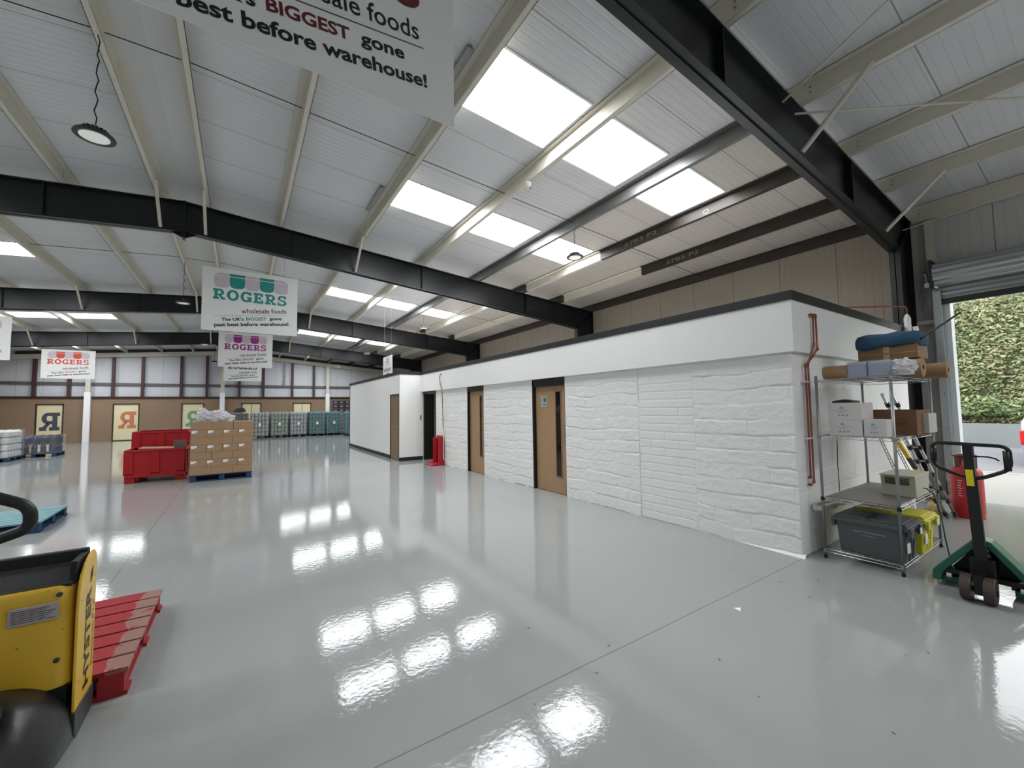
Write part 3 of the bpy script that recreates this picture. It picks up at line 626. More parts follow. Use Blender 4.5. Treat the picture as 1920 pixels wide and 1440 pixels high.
lp = lamp(.96); first = True; lp2 = lamp(.42); first2 = True
spots = [(-1.3, 5.7, 4.4, 'high bay lamp on a long cable at the upper left'), (5.33, 5.77, 4.45, 'high bay lamp hanging below the dark purlin in the nearest bay, right side'),
         (-1.3, 13.5, 4.42, 'high bay lamp left of the teal sign, second bay'), (5.33, 13.61, 4.42, 'high bay lamp on the right side of the second bay'),
         (5.33, 21.4, 4.42, 'high bay lamp on the right side of the third bay'), (-1.3, 21.4, 4.42, 'high bay lamp left of the magenta sign, third bay'),
         (-1.3, 28.9, 4.42, 'high bay lamp before the far wall, left of the navy sign'), (5.33, 28.9, 4.42, 'high bay lamp before the far wall, right side')]
for x, y, z, l in spots:
    if x < 0: o = lp if first else copy_tree(lp, (x, y, z)); first = False
    else: o = lp2 if first2 else copy_tree(lp2, (x, y, z)); first2 = False
    o.location = (x, y, z); o['label'] = l
t = thing('smoke_detector', 'small white round smoke detector under a cream purlin', 'smoke detector', (3.72, 5.08, zr(3.72)-.27))
MB().lathe([(.05, .06), (.05, .03), (.042, .028), (.04, 0), (.02, -.01), (0, -.01)], (3.74, 5.08, zr(3.72)-.265), 20).build('body', M_pvc, t, smooth=True)
MB().tube([(3.74, 5.08, zr(3.72)-.21), (3.8, 5.1, zr(3.72)-.2), (3.82, 5.12, zr(3.72)-.26), (3.77, 5.1, zr(3.72)-.28)], .005, 6).build('cable', mat('red_cable', (170, 40, 50), .5), t)

for (x, y, s_, w_) in ((6.75, 5.75, '57B5 P2', .8), (8.15, 5.75, '57B5 P2', .8)):
    r = next(o for o in bpy.data.objects if o.name.startswith('rail') and o.parent and abs(o.parent.location.x-x) < .01 and o.data.materials[0] == M_dkpur)
    M = Matrix.Translation((x-.0055, y, zr(x)-.15)) @ Matrix(((0, 0, -1, 0), (-1, 0, 0, 0), (0, 1, 0, 0), (0, 0, 0, 1)))
    mb = MB(); text_fit(mb, s_, 0, w_, 0, M, hscale=.085, bold=-.012); mb.build('chalk_writing', mat('faint_chalk', (150, 146, 138), .8), r)
    if x < 7:
        mb = MB(); mb.tube([(x-.006, 3.93+.05*math.cos(k*PI/10), zr(x)-.13+.035*math.sin(k*PI/10)) for k in range(20)], .004, 6, closed=True); mb.build('chalk_ring', mat('white_chalk', (224, 224, 220), .8), r)
mb = MB().box(2.43, 2.445, YF-.04, YF+.0, 3.4, 4.9).box(2.555, 2.57, YF-.04, YF+.0, 3.4, 4.9)
for k in range(9): mb.box(2.445, 2.555, YF-.03, YF-.01, 3.45+.17*k, 3.5+.17*k)
o = mb.build('cable_ladder', mat('dull_grey_metal', (110, 108, 106), .5, .4)); tag(o, 'grey vertical slotted cable ladder on the far cladding right of the navy sign', 'cable ladder')
# ================================================================ pallets
def pallet_parts(t, mw, L=1.2, Wd=1.0, z0=0, along='X', mw2=None, nb=7):
    """L along X, Wd along Y; deck boards run along X"""
    mw2 = mw2 or mw
    for k in range(nb):
        y = -Wd/2+Wd*k/nb+.006; MB().box(-L/2, L/2, y, y+Wd/nb-.022, z0+.128, z0+.15).build('deck_board', mw2, t, local=True)
    mb = MB()
    for x in (-L/2+.07, 0, L/2-.07): mb.box(x-.05, x+.05, -Wd/2, Wd/2, z0+.106, z0+.128)
    mb.build('stringer_board', mw, t, local=True)
    for x in (-L/2+.07, 0, L/2-.07):
        for y in (-Wd/2+.06, 0, Wd/2-.06): MB().box(x-.055, x+.055, y-.06, y+.06, z0+.022, z0+.106).build('block', mw, t, local=True)
    mb = MB()
    for y in (-Wd/2+.06, 0, Wd/2-.06): mb.box(-L/2, L/2, y-.055, y+.055, z0, z0+.022)
    for x in (-L/2+.07, L/2-.07): mb.box(x-.05, x+.05, -Wd/2, Wd/2, z0+.001, z0+.021)
    mb.build('base_board', mw, t, local=True)
def pallet(loc, label, mw, L=1.2, Wd=1.0, rz=0, mw2=None, group=None, nb=7):
    t = thing('pallet', label, 'pallet', loc, group, rz); pallet_parts(t, mw, L, Wd, mw2=mw2, nb=nb); return t
pallet((-.335, 12.27, 0), 'blue wooden pallet under the stack of brown cartons', M_bluew, 1.2, 1.0)
pallet((-2.82, 8.74, 0), 'empty faded blue wooden pallet on the floor at the left edge', M_bluew, 1.2, 1.2, rz=.03, mw2=mat('faded_blue_wood', (112, 152, 156), .8, var=.18, vscale=5))
# red pallet, lifted off the forks
worn = mat('worn_red_wood', (176, 42, 46), .7, var=.0)
nt = worn.node_tree; p = nt.nodes['Principled BSDF']; tc = nt.nodes.new('ShaderNodeTexCoord'); sx = nt.nodes.new('ShaderNodeSeparateXYZ'); nt.links.new(tc.outputs['Object'], sx.inputs[0])
nz = nt.nodes.new('ShaderNodeTexNoise'); nz.inputs['Scale'].default_value = 9; nz.inputs['Detail'].default_value = 6; nt.links.new(tc.outputs['Object'], nz.inputs[0])
e = math_node(nt, 'ADD', sx.outputs[0], math_node(nt, 'MULTIPLY', nz.outputs[0], .12)); e = math_node(nt, 'GREATER_THAN', e, .44)
e2 = math_node(nt, 'MULTIPLY', e, math_node(nt, 'GREATER_THAN', nz.outputs[0], .36))
mx = nt.nodes.new('ShaderNodeMix'); mx.data_type = 'RGBA'; mx.inputs[6].default_value = s2l((150, 24, 30))+(1,); mx.inputs[7].default_value = s2l((142, 104, 94))+(1,); nt.links.new(e2, mx.inputs[0]); nt.links.new(mx.outputs[2], p.inputs['Base Color'])
pallet((-.99, 3.83, 0), 'red wooden pallet with scuffed board ends on the forks of the yellow truck', M_redw, .98, 1.24, mw2=worn)
# ================================================================ cartons
def carton(w, d, hgt, front_label, flap=False):
    t = thing('carton', 'x', 'carton', (0, 0, 0), 'brown cartons stacked on the blue pallet')
    MB().box(-w/2+.002, w/2-.002, -d/2+.002, d/2-.002, 0, hgt-.002).build('box', M_card, t, local=True, bevel=.004)
    MB().box(-w/2+.004, w/2-.004, -.025, .025, hgt-.0025, hgt-.0012).build('tape', mat('brown_tape', (176, 140, 98), .3), t, local=True)
    if front_label:
        MB().box(-w/2+.02, -w/2+.125, -d/2-.0005, -d/2+.003, hgt-.085, hgt-.025).build('label', M_label, t, local=True)
        MB().box(-w/2+.085, -w/2+.115, -d/2-.001, -d/2+.002, hgt-.078, hgt-.06).build('barcode', mat('label_print', (70, 60, 66), .6), t, local=True)
    return t
hL = 1.2/7
pA = carton(.4, .333, hL, False); pB = carton(.3, .5, hL, True)
x0c, y0c, z = -.935, 11.77, .15; usedA = usedB = False
tiers = ['bottom', 'second', 'third', 'fourth', 'fifth', 'sixth', 'top']
for tier in range(7):
    A = tier % 2 == 0; nx, ny = (3, 3) if A else (4, 2); w, d = 1.2/nx, 1.0/ny
    posn = {3: ['left', 'middle', 'right'], 4: ['leftmost', 'second from the left', 'third from the left', 'rightmost']}[nx]
    for i in range(nx):
        for j in range(ny):
            if A and i == 1 and j == 1: continue
            loc = (x0c+w*(i+.5)+random.uniform(-.004, .004), y0c+d*(j+.5)+random.uniform(0, .006), z+.001)
            if j == 0: lab = f'brown carton in the front of the stack, {tiers[tier]} tier, {posn[i]}'; g = 'brown cartons stacked on the blue pallet'
            else: lab = 'brown carton at the rear of the stack on the blue pallet'; g = 'rear brown cartons on the blue pallet'
            pr = pA if A else pB
            if A and not usedA: o = pA; usedA = True
            elif not A and not usedB: o = pB; usedB = True
            else: o = copy_tree(pr, loc)
            o.location = loc; o['label'] = lab; o['group'] = g
    z += hL
def blob(mb, c, r, seed, n=18, m=10, amp=.25, f=3.0):
    vs = []
    for j in range(m+1):
        th = PI*j/m
        for i in range(n):
            ph = 2*PI*i/n; d = Vector((math.sin(th)*math.cos(ph), math.sin(th)*math.sin(ph), math.cos(th)))
            k = 1+amp*noise.noise(d*f+Vector((seed, seed, 0)))+amp*.5*noise.noise(d*f*3+Vector((seed, 0, seed)))
            q = Vector((d.x*r[0]*k, d.y*r[1]*k, d.z*r[2]*k)); q.z = max(q.z, -r[2]*.8); vs.append(q+Vector(c))
    mb.add(vs, [(j*n+i, j*n+(i+1) % n, (j+1)*n+(i+1) % n, (j+1)*n+i) for j in range(m) for i in range(n)])
mb = MB(); blob(mb, (-.47, 12.15, 1.46), (.27, .2, .15), 3, 34, 20, .38, 4); blob(mb, (-.74, 12.1, 1.5), (.12, .14, .17), 8, 30, 18, .38, 4); blob(mb, (-.29, 12.15, 1.42), (.17, .15, .11), 5, 30, 16, .4, 4)
o = mb.build('plastic_wrap_heap', mat('crumpled_clear_film', (226, 226, 230), .22, alpha=.62, bump=.9, bscale=18)); tag(o, 'heap of crumpled clear plastic film on top of the carton stack', 'plastic film')
o = MB().prism([(-.02, 0), (.08, 0), (.08, .16), (-.02, .14)], 'X', 0, .13).xf(Matrix.Translation((-.85, 12.05, 1.36))).build('rolled_document', mat('film_sleeve', (206, 208, 212), .4, var=.2, vscale=20), bevel=.01); tag(o, 'small white wrapped pack beside the film heap on the carton stack', 'packet')
# ================================================================ red bulk bins
def bulk_bin(loc, hgt, label, rz=0):
    t = thing('bulk_bin', label, 'bulk bin', loc, None, rz); L, Wd, th = 1.06, .95, .045
    mb = MB()
    z0 = .13
    for x0_, x1_, y0_, y1_ in ((-L/2, L/2, -Wd/2, -Wd/2+th), (-L/2, L/2, Wd/2-th, Wd/2), (-L/2, -L/2+th, -Wd/2+th, Wd/2-th), (L/2-th, L/2, -Wd/2+th, Wd/2-th)): mb.box(x0_, x1_, y0_, y1_, z0, hgt)
    mb.box(-L/2, L/2, -Wd/2, Wd/2, z0-.01, z0+.03); mb.build('body', M_red, t, local=True, bevel=.012)
    mb = MB(); 
    mb.box(-L/2-.02, L/2+.02, -Wd/2-.02, -Wd/2+th, hgt-.055, hgt).box(-L/2-.02, L/2+.02, Wd/2-th, Wd/2+.02, hgt-.055, hgt).box(-L/2-.02, -L/2+th, -Wd/2+th, Wd/2-th, hgt-.055, hgt).box(L/2-th, L/2+.02, -Wd/2+th, Wd/2-th, hgt-.055, hgt)
    mb.build('rim', M_red, t, local=True, bevel=.01)
    mb = MB()
    for yy, s in ((-Wd/2, -1), (Wd/2, 1)):
        for a, b in ((-L/2, -L/2+.14), (-.07, .07), (L/2-.14, L/2)):
            mb.prism([(a-(0 if a < -.4 else .03), z0+.06), (b+(0 if b > .4 else .03), z0+.06), (b, z0+.2), (b, hgt-.06), (a, hgt-.06), (a, z0+.2)], 'Y', yy-(.025 if s < 0 else 0), yy+(0 if s < 0 else .025))
        mb.box(-L/2, L/2, yy-(.025 if s < 0 else 0), yy+(0 if s < 0 else .025), z0-.01, z0+.09)
    for xx, s in ((-L/2, -1), (L/2, 1)):
        for a, b in ((-Wd/2+.002, -Wd/2+.13), (-.06, .06), (Wd/2-.13, Wd/2-.002)): mb.box(xx-(.025 if s < 0 else 0), xx+(0 if s < 0 else .025), a, b, z0+.05, hgt-.06)
    mb.build('ribs', M_red, t, local=True, bevel=.008)
    for x in (-L/2+.09, L/2-.09):
        for y in (-Wd/2+.08, Wd/2-.08): MB().box(x-.09, x+.09, y-.08, y+.08, 0, z0).build('foot', M_red, t, local=True, bevel=.012)
    return t
bulk_bin((-1.61, 12.98, 0), .745, 'red plastic bulk bin in front, low one holding cardboard')
bulk_bin((-1.66, 14.05, 0), 1.12, 'taller red plastic bulk bin standing behind the low red bin')
o = MB().box(-.33, .3, -.3, .3, 0, .012).xf(Matrix.Translation((-1.62, 12.95, .74)) @ Matrix.Rotation(.05, 4, 'Y')).build('cardboard_sheet', M_card); tag(o, 'flat cardboard sheet lying across the low red bin', 'cardboard')
o = MB().box(-.13, .13, -.01, .01, 0, .2).xf(Matrix.Translation((-1.2, 12.75, .72)) @ rotz(.6)).build('grey_document_box', mat('grey_box_file', (128, 124, 120), .6), bevel=.003); tag(o, 'small grey box file standing in the corner of the low red bin', 'box file')
# ================================================================ wrapped pallet loads along the far side
def wrapped(loc, label, tint, rows=6, hgt=1.36, L=1.0, Wd=1.2, rz=0, group='stretch wrapped pallet loads at the far end', sheet=True, lab=True, base=None):
    t = thing('wrapped_pallet_load', label, 'pallet load', loc, group, rz)
    mb = MB().box(-L/2, L/2, -Wd/2, Wd/2, .11, .15)
    for x in (-L/2+.06, 0, L/2-.06): mb.box(x-.055, x+.055, -Wd/2, Wd/2, .0, .022)
    for x in (-L/2+.06, 0, L/2-.06):
        for y in (-Wd/2+.07, 0, Wd/2-.07): mb.box(x-.05, x+.05, y-.06, y+.06, .02, .11)
    mb.build('pallet', base or mat('dark_blue_pallet', (24, 34, 48), .7), t, local=True)
    hh = hgt/rows; seed = random.random()*50
    for k in range(rows):
        mb = MB(); z = .155+k*hh; n = 5
        for i in range(n):
            for j in range(6):
                if 0 < i < n-1 and 0 < j < 5 and k < rows-1: continue
                cx_, cy_ = -L/2+.02+(L-.04)*(i+.5)/n, -Wd/2+.02+(Wd-.04)*(j+.5)/6; r = min(L/n, Wd/6)*.48
                q = random.uniform(.9, 1); mb.lathe([(r*q, z), (r*q, z+hh*.66), (r*.6, z+hh*.82), (r*.3, z+hh*.95)], (cx_, cy_, 0), 8)
        mb.build('tier', tint, t, local=True)
    # outer film
    mb = MB(); nu, nz = 48, 20; vs = []
    for j in range(nz+1):
        z = .13+(hgt+.03)*j/nz
        for i in range(nu):
            a = 2*PI*i/nu; c_, s_ = math.cos(a), math.sin(a); k = 1/max(abs(c_), abs(s_)); x, y = c_*k*L/2, s_*k*Wd/2
            o_ = .004+.012*noise.noise((x*7+seed, y*7, z*13)); q = 1+o_/.5; vs.append((x*q, y*q, z))
    mb.add(vs, [(j*nu+i, j*nu+(i+1) % nu, (j+1)*nu+(i+1) % nu, (j+1)*nu+i) for j in range(nz) for i in range(nu)]); mb.build('stretch_film', M_wrap, t, local=True)
    if lab: MB().box(-.06, .06, -Wd/2-.012, -Wd/2-.004, .72, .88).build('paper_label', M_label, t, local=True)
    return t
g1 = mat('clear_bottle_packs', (142, 146, 146), .35, var=.3, vscale=5); g2 = mat('green_bottle_packs', (20, 92, 88), .3, var=.4, vscale=6); g3 = mat('grey_green_jar_packs', (122, 132, 118), .35, var=.35, vscale=7); g4 = mat('dark_jar_packs', (58, 56, 54), .4, var=.3, vscale=6)
X0 = [-.52, .47, 1.49, 2.51, 3.56, 4.55]
wl = [('darker shrink wrapped load with crates on top, behind the carton stack', g4, 1.36), ('silvery wrapped load, second from the left in the far row', g1, 1.38), ('grey green wrapped load with a white label, third in the far row', g3, 1.38),
      ('grey wrapped load, fourth in the far row, just left of the teal ones', g1, 1.38), ('teal wrapped bottle load, left of the two facing the viewer', g2, 1.36), ('teal wrapped bottle load with a pinkish label, right of the two facing the viewer', g2, 1.35)]
for (x, (l, mt, hg)) in zip(X0, wl): wrapped((x+.49, 28.92, 0), l, mt, hgt=hg-.0, L=.93, Wd=1.15, rz=0, lab=(mt != g4))
wrapped((6.1, 27.7, 0), 'teal wrapped bottle load turned side on beside the office wall, rear one', g2, hgt=1.34, L=1.2, Wd=1.0, lab=False)
wrapped((6.1, 26.6, 0), 'teal wrapped bottle load turned side on beside the office wall, front one', g2, hgt=1.34, L=1.2, Wd=1.0, lab=False)
for i_, x in enumerate(X0):
    wrapped((x+.49, 30.2, 0), 'wrapped pallet load in the second row, hidden behind the far front row', (g4, g1, g3, g1, g2, g2)[i_], hgt=1.33, L=.93, Wd=1.15, lab=False, group='second row of wrapped loads')
# black crates on the dark load
o = MB().box(-.28, .28, -.2, .2, 0, .15).box(-.2, .22, -.17, .18, .15, .24).xf(Matrix.Translation((-.02, 28.9, 1.545))).build('folded_crate', mat('black_green_crate', (52, 58, 54), .4, var=.3, vscale=10), bevel=.01); tag(o, 'dark plastic crates wrapped in film on top of the dark far load', 'crate')
# dark beer crate wall behind the teal loads
def bcrate():
    t = thing('drinks_crate', 'x', 'crate', (0, 0, 0), 'dark drinks crates stacked against the far wall')
    MB().box(-.19, .19, -.15, .15, 0, .27).build('shell', mat('dark_purple_crate', (44, 38, 46), .45), t, local=True, bevel=.012)
    MB().box(-.09, .09, -.156, -.15, .11, .19).build('label', mat('crate_print', (136, 128, 142), .6), t, local=True)
    return t
bc = bcrate(); first = True; n = 0
for r in range(8):
    for c_ in range(6):
        lab = f'dark drinks crate against the far wall, column {["nearest the cream column", "second from the cream column", "third from the cream column", "third from the office", "second from the office", "nearest the office"][c_]}, ' + ('tier %s' % ['one', 'two', 'three', 'four', 'five', 'six', 'seven', 'top'][r])
        loc = (5.62+c_*.395, 31.3, r*.285+.0)
        o = bc if first else copy_tree(bc, loc); first = False; o.location = loc
        o['label'] = lab.replace('tier', 'crate tier') if r > 3 else 'dark drinks crate in the lower tiers behind the teal loads'
        if r <= 3: o['group'] = 'lower dark drinks crates'
# loads at the left edge
wrapped((-6.98, 21.5, 0), 'grey wrapped load of white packs at the left picture edge', mat('white_packs', (196, 196, 194), .5, var=.15, vscale=9), rows=4, hgt=.92, L=1.0, Wd=1.2, base=M_bluew, lab=False)
wrapped((-6.33, 22.9, 0), 'low wrapped load of dark blue bottles on a blue pallet at the left', mat('dark_blue_bottles', (18, 26, 58), .3, var=.4, vscale=8), rows=2, hgt=.66, L=1.15, Wd=1.0, base=M_bluew, lab=False)
# ================================================================ fire extinguisher stand and wall services
t = thing('extinguisher_stand', 'red plastic fire extinguisher stand beside the open doorway', 'extinguisher stand', (4.62, 10.92, 0))
MB().prism([(4.4, .0), (4.8, 0), (4.8, .05), (4.56, .07), (4.46, .06), (4.4, .03)], 'Y', 10.7, 11.14).build('foot', M_red, t, bevel=.015)
MB().prism([(10.74, .05), (11.1, .05), (11.1, .78), (11.06, .82), (10.78, .82), (10.74, .78)], 'X', 4.72, 4.8).box(4.62, 4.73, 10.72, 10.76, .05, .76).box(4.62, 4.73, 11.08, 11.12, .05, .76).box(4.6, 4.73, 10.9, 10.94, .05, .76).build('back', M_red, t, bevel=.012)
t = thing('copper_pipe_drop', 'single copper pipe running down the white wall by the open doorway', 'pipe', (4.73, 10.8, .8))
MB().tube([(4.76, 10.77, 2.56), (4.735, 10.8, 2.57), (4.715, 10.84, 2.5), (4.715, 10.82, 2.35), (4.715, 10.75, 2.2), (4.735, 10.72, 2.1), (4.77, 10.72, 1.0)], .011, 8).build('pipe', M_copper, t, smooth=True)
MB().tube([(4.77, 10.72, 1.0), (4.77, 10.72, .15)], .012, 8).box(4.75, 4.79, 10.68, 10.76, .93, .98).build('lower_pipe', M_pvc, t)
for z in (1.85, 1.35): MB().box(4.76, 4.8, 10.69, 10.75, z, z+.02).build('clip', M_pvc, t)
def cpipe(pts, label, rad=.0095):
    t = thing('copper_pipe', label, 'pipe', Vector(pts[-1]), 'copper pipes on the block end wall')
    MB().tube(pts, rad, 10).build('pipe', M_copper, t, smooth=True)
    mb = MB()
    for i in range(1, len(pts)-1):
        d = (Vector(pts[i+1])-Vector(pts[i])).normalized(); q = Vector(pts[i]); mb.tube([q-d*.014, q+d*.02], rad*1.28, 10)
        d = (Vector(pts[i])-Vector(pts[i-1])).normalized(); mb.tube([q-d*.02, q+d*.014], rad*1.28, 10)
    mb.build('fitting', M_copper, t, smooth=True)
cpipe([(5.16, 1.885, 2.54), (5.16, 1.865, 2.54), (5.2, 1.865, 2.53), (5.185, 1.865, 2.21), (5.10, 1.875, 2.06), (5.05, 1.905, 1.98), (5.04, 1.91, .8), (5.03, 1.93, .79)], 'left one of the twin copper pipes on the block end wall')
cpipe([(5.22, 1.885, 2.545), (5.24, 1.865, 2.545), (5.265, 1.865, 2.535), (5.27, 1.865, 2.17), (5.17, 1.875, 2.09), (5.115, 1.905, 2.01), (5.115, 1.91, .74), (5.03, 1.91, .72), (5.03, 1.93, .72)], 'right one of the twin copper pipes on the block end wall')
o = MB().box(4.98, 5.14, 1.89, 1.925, 1.80, 1.815).box(4.98, 5.14, 1.89, 1.925, 1.2, 1.215).build('pipe_clips', M_pvc); tag(o, 'white clips holding the twin copper pipes to the end wall', 'pipe clip')
t = thing('waste_pipe', 'white plastic waste pipe low along the block end wall behind the rack', 'pipe', (6, 1.87, .3))
MB().tube([(5.12, 1.93, .47), (5.12, 1.87, .47), (5.2, 1.87, .47), (7.6, 1.87, .36)], .027, 12).build('pipe', M_pvc, t, smooth=True)
MB().tube([(5.12, 1.93, .47), (5.12, 1.9, .47)], .036, 12).tube([(5.45, 1.87, .455), (5.5, 1.87, .45)], .033, 12).build('socket', M_pvc, t, smooth=True)
o = MB().tube([(5.76, 1.9, 1.3), (5.78, 1.905, 1.1), (5.74, 1.9, .9), (5.75, 1.9, .6), (5.72, 1.9, .52)], .004, 6).build('black_cable', M_black); tag(o, 'thin black cable dangling down the end wall behind the rack', 'cable')
t = thing('condensate_pipes', 'white plastic vertical pipe with fittings beside the nearest column', 'pipe', (8.6, 1.8, 2.5))
MB().tube([(8.55, 1.83, 2.0), (8.55, 1.83, 2.86)], .03, 12).lathe([(.038, 2.66), (.042, 2.7), (.042, 2.76), (.036, 2.78), (.042, 2.8), (.042, 2.86), (.03, 2.9), (.015, 2.93)], (8.55, 1.83, 0), 16).build('vertical_pipe', M_pvc, t, smooth=True)
MB().tube([(8.9, 1.83, 2.0), (8.92, 1.83, 2.6), (8.98, 1.83, 2.7), (8.96, 1.83, 2.78)], .034, 12).build('elbow_pipe', M_pvc, t, smooth=True)
MB().tube([(6.55, 1.99, 2.82), (8.45, 1.83, 3.04), (8.53, 1.83, 3.03), (8.55, 1.83, 2.98), (8.55, 1.83, 2.9)], .01, 8).build('copper_tail', M_copper, t, smooth=True)
# ================================================================ wire rack
RX0, RX1, RY0, RY1 = 5.03, 6.36, 1.22, 1.81
t = thing('wire_rack', 'four tier chrome wire rack standing beside the block end wall', 'rack', ((RX0+RX1)/2, (RY0+RY1)/2, 0))
for x in (RX0, RX1):
    for y in (RY0, RY1):
        po = MB().tube([(x, y, .03), (x, y, 1.86)], .0127, 12).build('post', M_galv, t, smooth=True)
        MB().lathe([(.016, 0), (.016, .03), (.012, .035)], (x, y, 0), 12).build('foot', M_black, po)
for z, nm in ((.09, 'x'), (.61, 'x'), (1.24, 'x'), (1.82, 'x')):
    mb = MB(); w = .0032
    for zz in (z, z-.028):
        mb.tube([(RX0, RY0, zz), (RX1, RY0, zz)], w, 6).tube([(RX0, RY1, zz), (RX1, RY1, zz)], w, 6).tube([(RX0, RY0, zz), (RX0, RY1, zz)], w, 6).tube([(RX1, RY0, zz), (RX1, RY1, zz)], w, 6)
    def zig(a, b, n):
        a, b = Vector(a), Vector(b); pts = []
        for k in range(n*2+1):
            q = a.lerp(b, k/(n*2)); q.z = z-(0 if k % 2 else .028); pts.append(q)
        mb.tube(pts, .002, 5)
    zig((RX0, RY0, z), (RX0, RY1, z), 10); zig((RX1, RY0, z), (RX1, RY1, z), 10); zig((RX0, RY0, z), (RX1, RY0, z), 22); zig((RX0, RY1, z), (RX1, RY1, z), 22)
    n = 50
    for k in range(1, n): x = RX0+(RX1-RX0)*k/n; mb.tube([(x, RY0, z+.003), (x, RY1, z+.003)], .0016, 4)
    for yy in (RY0+.15, (RY0+RY1)/2, RY1-.15): mb.tube([(RX0, yy, z-.003), (RX1, yy, z-.003)], .003, 5)
    mb.build('wire_shelf', M_chrome, t)
    for x in (RX0, RX1):
        for y in (RY0, RY1): MB().lathe([(.018, z-.03), (.016, z+.006)], (x, y, 0), 12).build('shelf_collar', M_galv if z > .7 or z < .2 else M_black, t)
# shelf 2 mat
o = MB().box(RX0+.02, RX1-.02, RY0+.02, RY1-.02, .616, .622).build('shelf_liner', mat('grey_shelf_liner', (118, 114, 108), .5, var=.1, vscale=2)); tag(o, 'grey liner sheet on the third shelf down of the wire rack', 'shelf liner')
# cartons on the shelf
def wcarton(x0, x1, y0, y1, z0, h_, label):
    t = thing('carton', label, 'carton', ((x0+x1)/2, (y0+y1)/2, z0), 'white cartons on the wire rack')
    MB().box(x0, x1, y0, y1, z0, z0+h_).build('box', mat('white_cardboard', (206, 202, 200), .7, var=.04, vscale=6), t, bevel=.003)
    M = Matrix.Translation((x0-.001, y1, z0)) @ Matrix(((0, 0, -1, 0), (-1, 0, 0, 0), (0, 1, 0, 0), (0, 0, 0, 1))); Wf = y1-y0
    a, b = MB(), MB(); cx_ = Wf*.42; cz = h_*.64
    for k in range(10): q1, q2 = PI*k/10, PI*(k+1)/10; a.add([M @ Vector(q) for q in ((cx_, cz, 0), (cx_+.019*math.cos(q1), cz+.024*math.sin(q1), 0), (cx_+.019*math.cos(q2), cz+.024*math.sin(q2), 0))], [(0, 1, 2)])
    a.build('emblem', mat('pale_blue_print', (130, 168, 194), .7), t)
    for k, (xa, xb, zz) in enumerate(((.15, .72, .55), (.25, .6, .48), (.28, .55, .42))): b.add([M @ Vector(q) for q in ((xa*Wf, zz*h_, 0), (xb*Wf, zz*h_, 0), (xb*Wf, zz*h_+.003, 0), (xa*Wf, zz*h_+.003, 0))], [(0, 1, 2, 3)])
    for xa in (.3, .42, .54): b.add([M @ Vector(q) for q in ((xa*Wf, .2*h_, 0), ((xa+.08)*Wf, .2*h_, 0), ((xa+.08)*Wf, .3*h_, 0), (xa*Wf, .3*h_, 0))], [(0, 1, 2, 3)])
    b.build('print', mat('grey_print', (150, 152, 156), .7), t)
ZS = 1.2455
wcarton(5.08, 5.42, 1.465, 1.735, ZS, .165, 'white printed carton on the second shelf, lower left one')
wcarton(5.08, 5.42, 1.465, 1.735, ZS+.166, .165, 'white printed carton on the second shelf, stacked on the left one')
wcarton(5.09, 5.3, 1.285, 1.455, ZS, .165, 'white printed carton on the second shelf, right of the stacked pair')
o = MB().box(5.12, 5.36, 1.55, 1.71, 0, .02).prism([(1.55, .02), (1.62, .035), (1.71, .02)], 'X', 5.15, 5.3).xf(Matrix.Translation((0, 0, ZS+.332))).build('black_clips_tray', M_black); tag(o, 'black flat object lying on the upper white carton', 'tray')
t = thing('open_carton', 'open brown cardboard carton at the right end of the second shelf', 'carton', (5.7, 1.4, ZS))
mb = MB().box(5.5, 5.51, 1.16, 1.6, ZS, ZS+.25).box(6.0, 6.01, 1.16, 1.6, ZS, ZS+.25).box(5.51, 6.0, 1.16, 1.17, ZS, ZS+.25).box(5.51, 6.0, 1.59, 1.6, ZS, ZS+.25).box(5.51, 6.0, 1.17, 1.59, ZS, ZS+.01).build('box', mat('dark_brown_cardboard', (118, 84, 56), .8, var=.1, vscale=6), t)
MB().box(5.72, 6.02, 1.12, 1.158, ZS+.02, ZS+.215).build('grey_side_flap', mat('grey_white_card', (186, 184, 180), .7, var=.1, vscale=8), t)
mb = MB(); M = Matrix.Translation((5.4985, 1.36, ZS)) @ Matrix(((0, 0, -1, 0), (-1, 0, 0, 0), (0, 1, 0, 0), (0, 0, 0, 1)))
for k in range(5): mb.add([M @ Vector(q) for q in ((.02, .1+.014*k, 0), (.15-.01*(k % 3), .1+.014*k, 0), (.15-.01*(k % 3), .105+.014*k, 0), (.02, .105+.014*k, 0))], [(0, 1, 2, 3)])
mb.build('print', mat('dark_print', (80, 54, 38), .8), t)
# heater
t = thing('fan_heater', 'beige vented metal box with slots on the third shelf of the wire rack', 'fan heater', (5.8, 1.34, .623))
MB().prism([(5.58, .623), (6.02, .623), (6.06, .83), (5.56, .83)], 'Y', 1.215, 1.48).build('casing', mat('beige_enamel', (178, 178, 158), .5, var=.06, vscale=4), t, bevel=.006)
MB().box(5.54, 6.07, 1.21, 1.485, .83, .842).build('lid', mat('beige_enamel_top', (190, 186, 164), .5, var=.12, vscale=9), t, bevel=.003)
mb = MB()
for r in range(4):
    for k in range(14): y = 1.445-k*.0135; mb.box(5.5555+.0, 5.5775, y-.008, y, .800-r*.018, .812-r*.018)
mb.build('vent_slots', M_black, t)
o = MB().tube([(5.8, 1.21, .7), (5.8, 1.19, .7), (5.75, 1.13, .66), (5.6, 1.06, .5), (5.48, 1.02, .3), (5.42, .98, .1), (5.4, .93, .012), (5.3, .9, .008)], .0055, 8).build('mains_cable', M_black, smooth=True); tag(o, 'black mains cable running from the beige box down to the floor', 'cable')
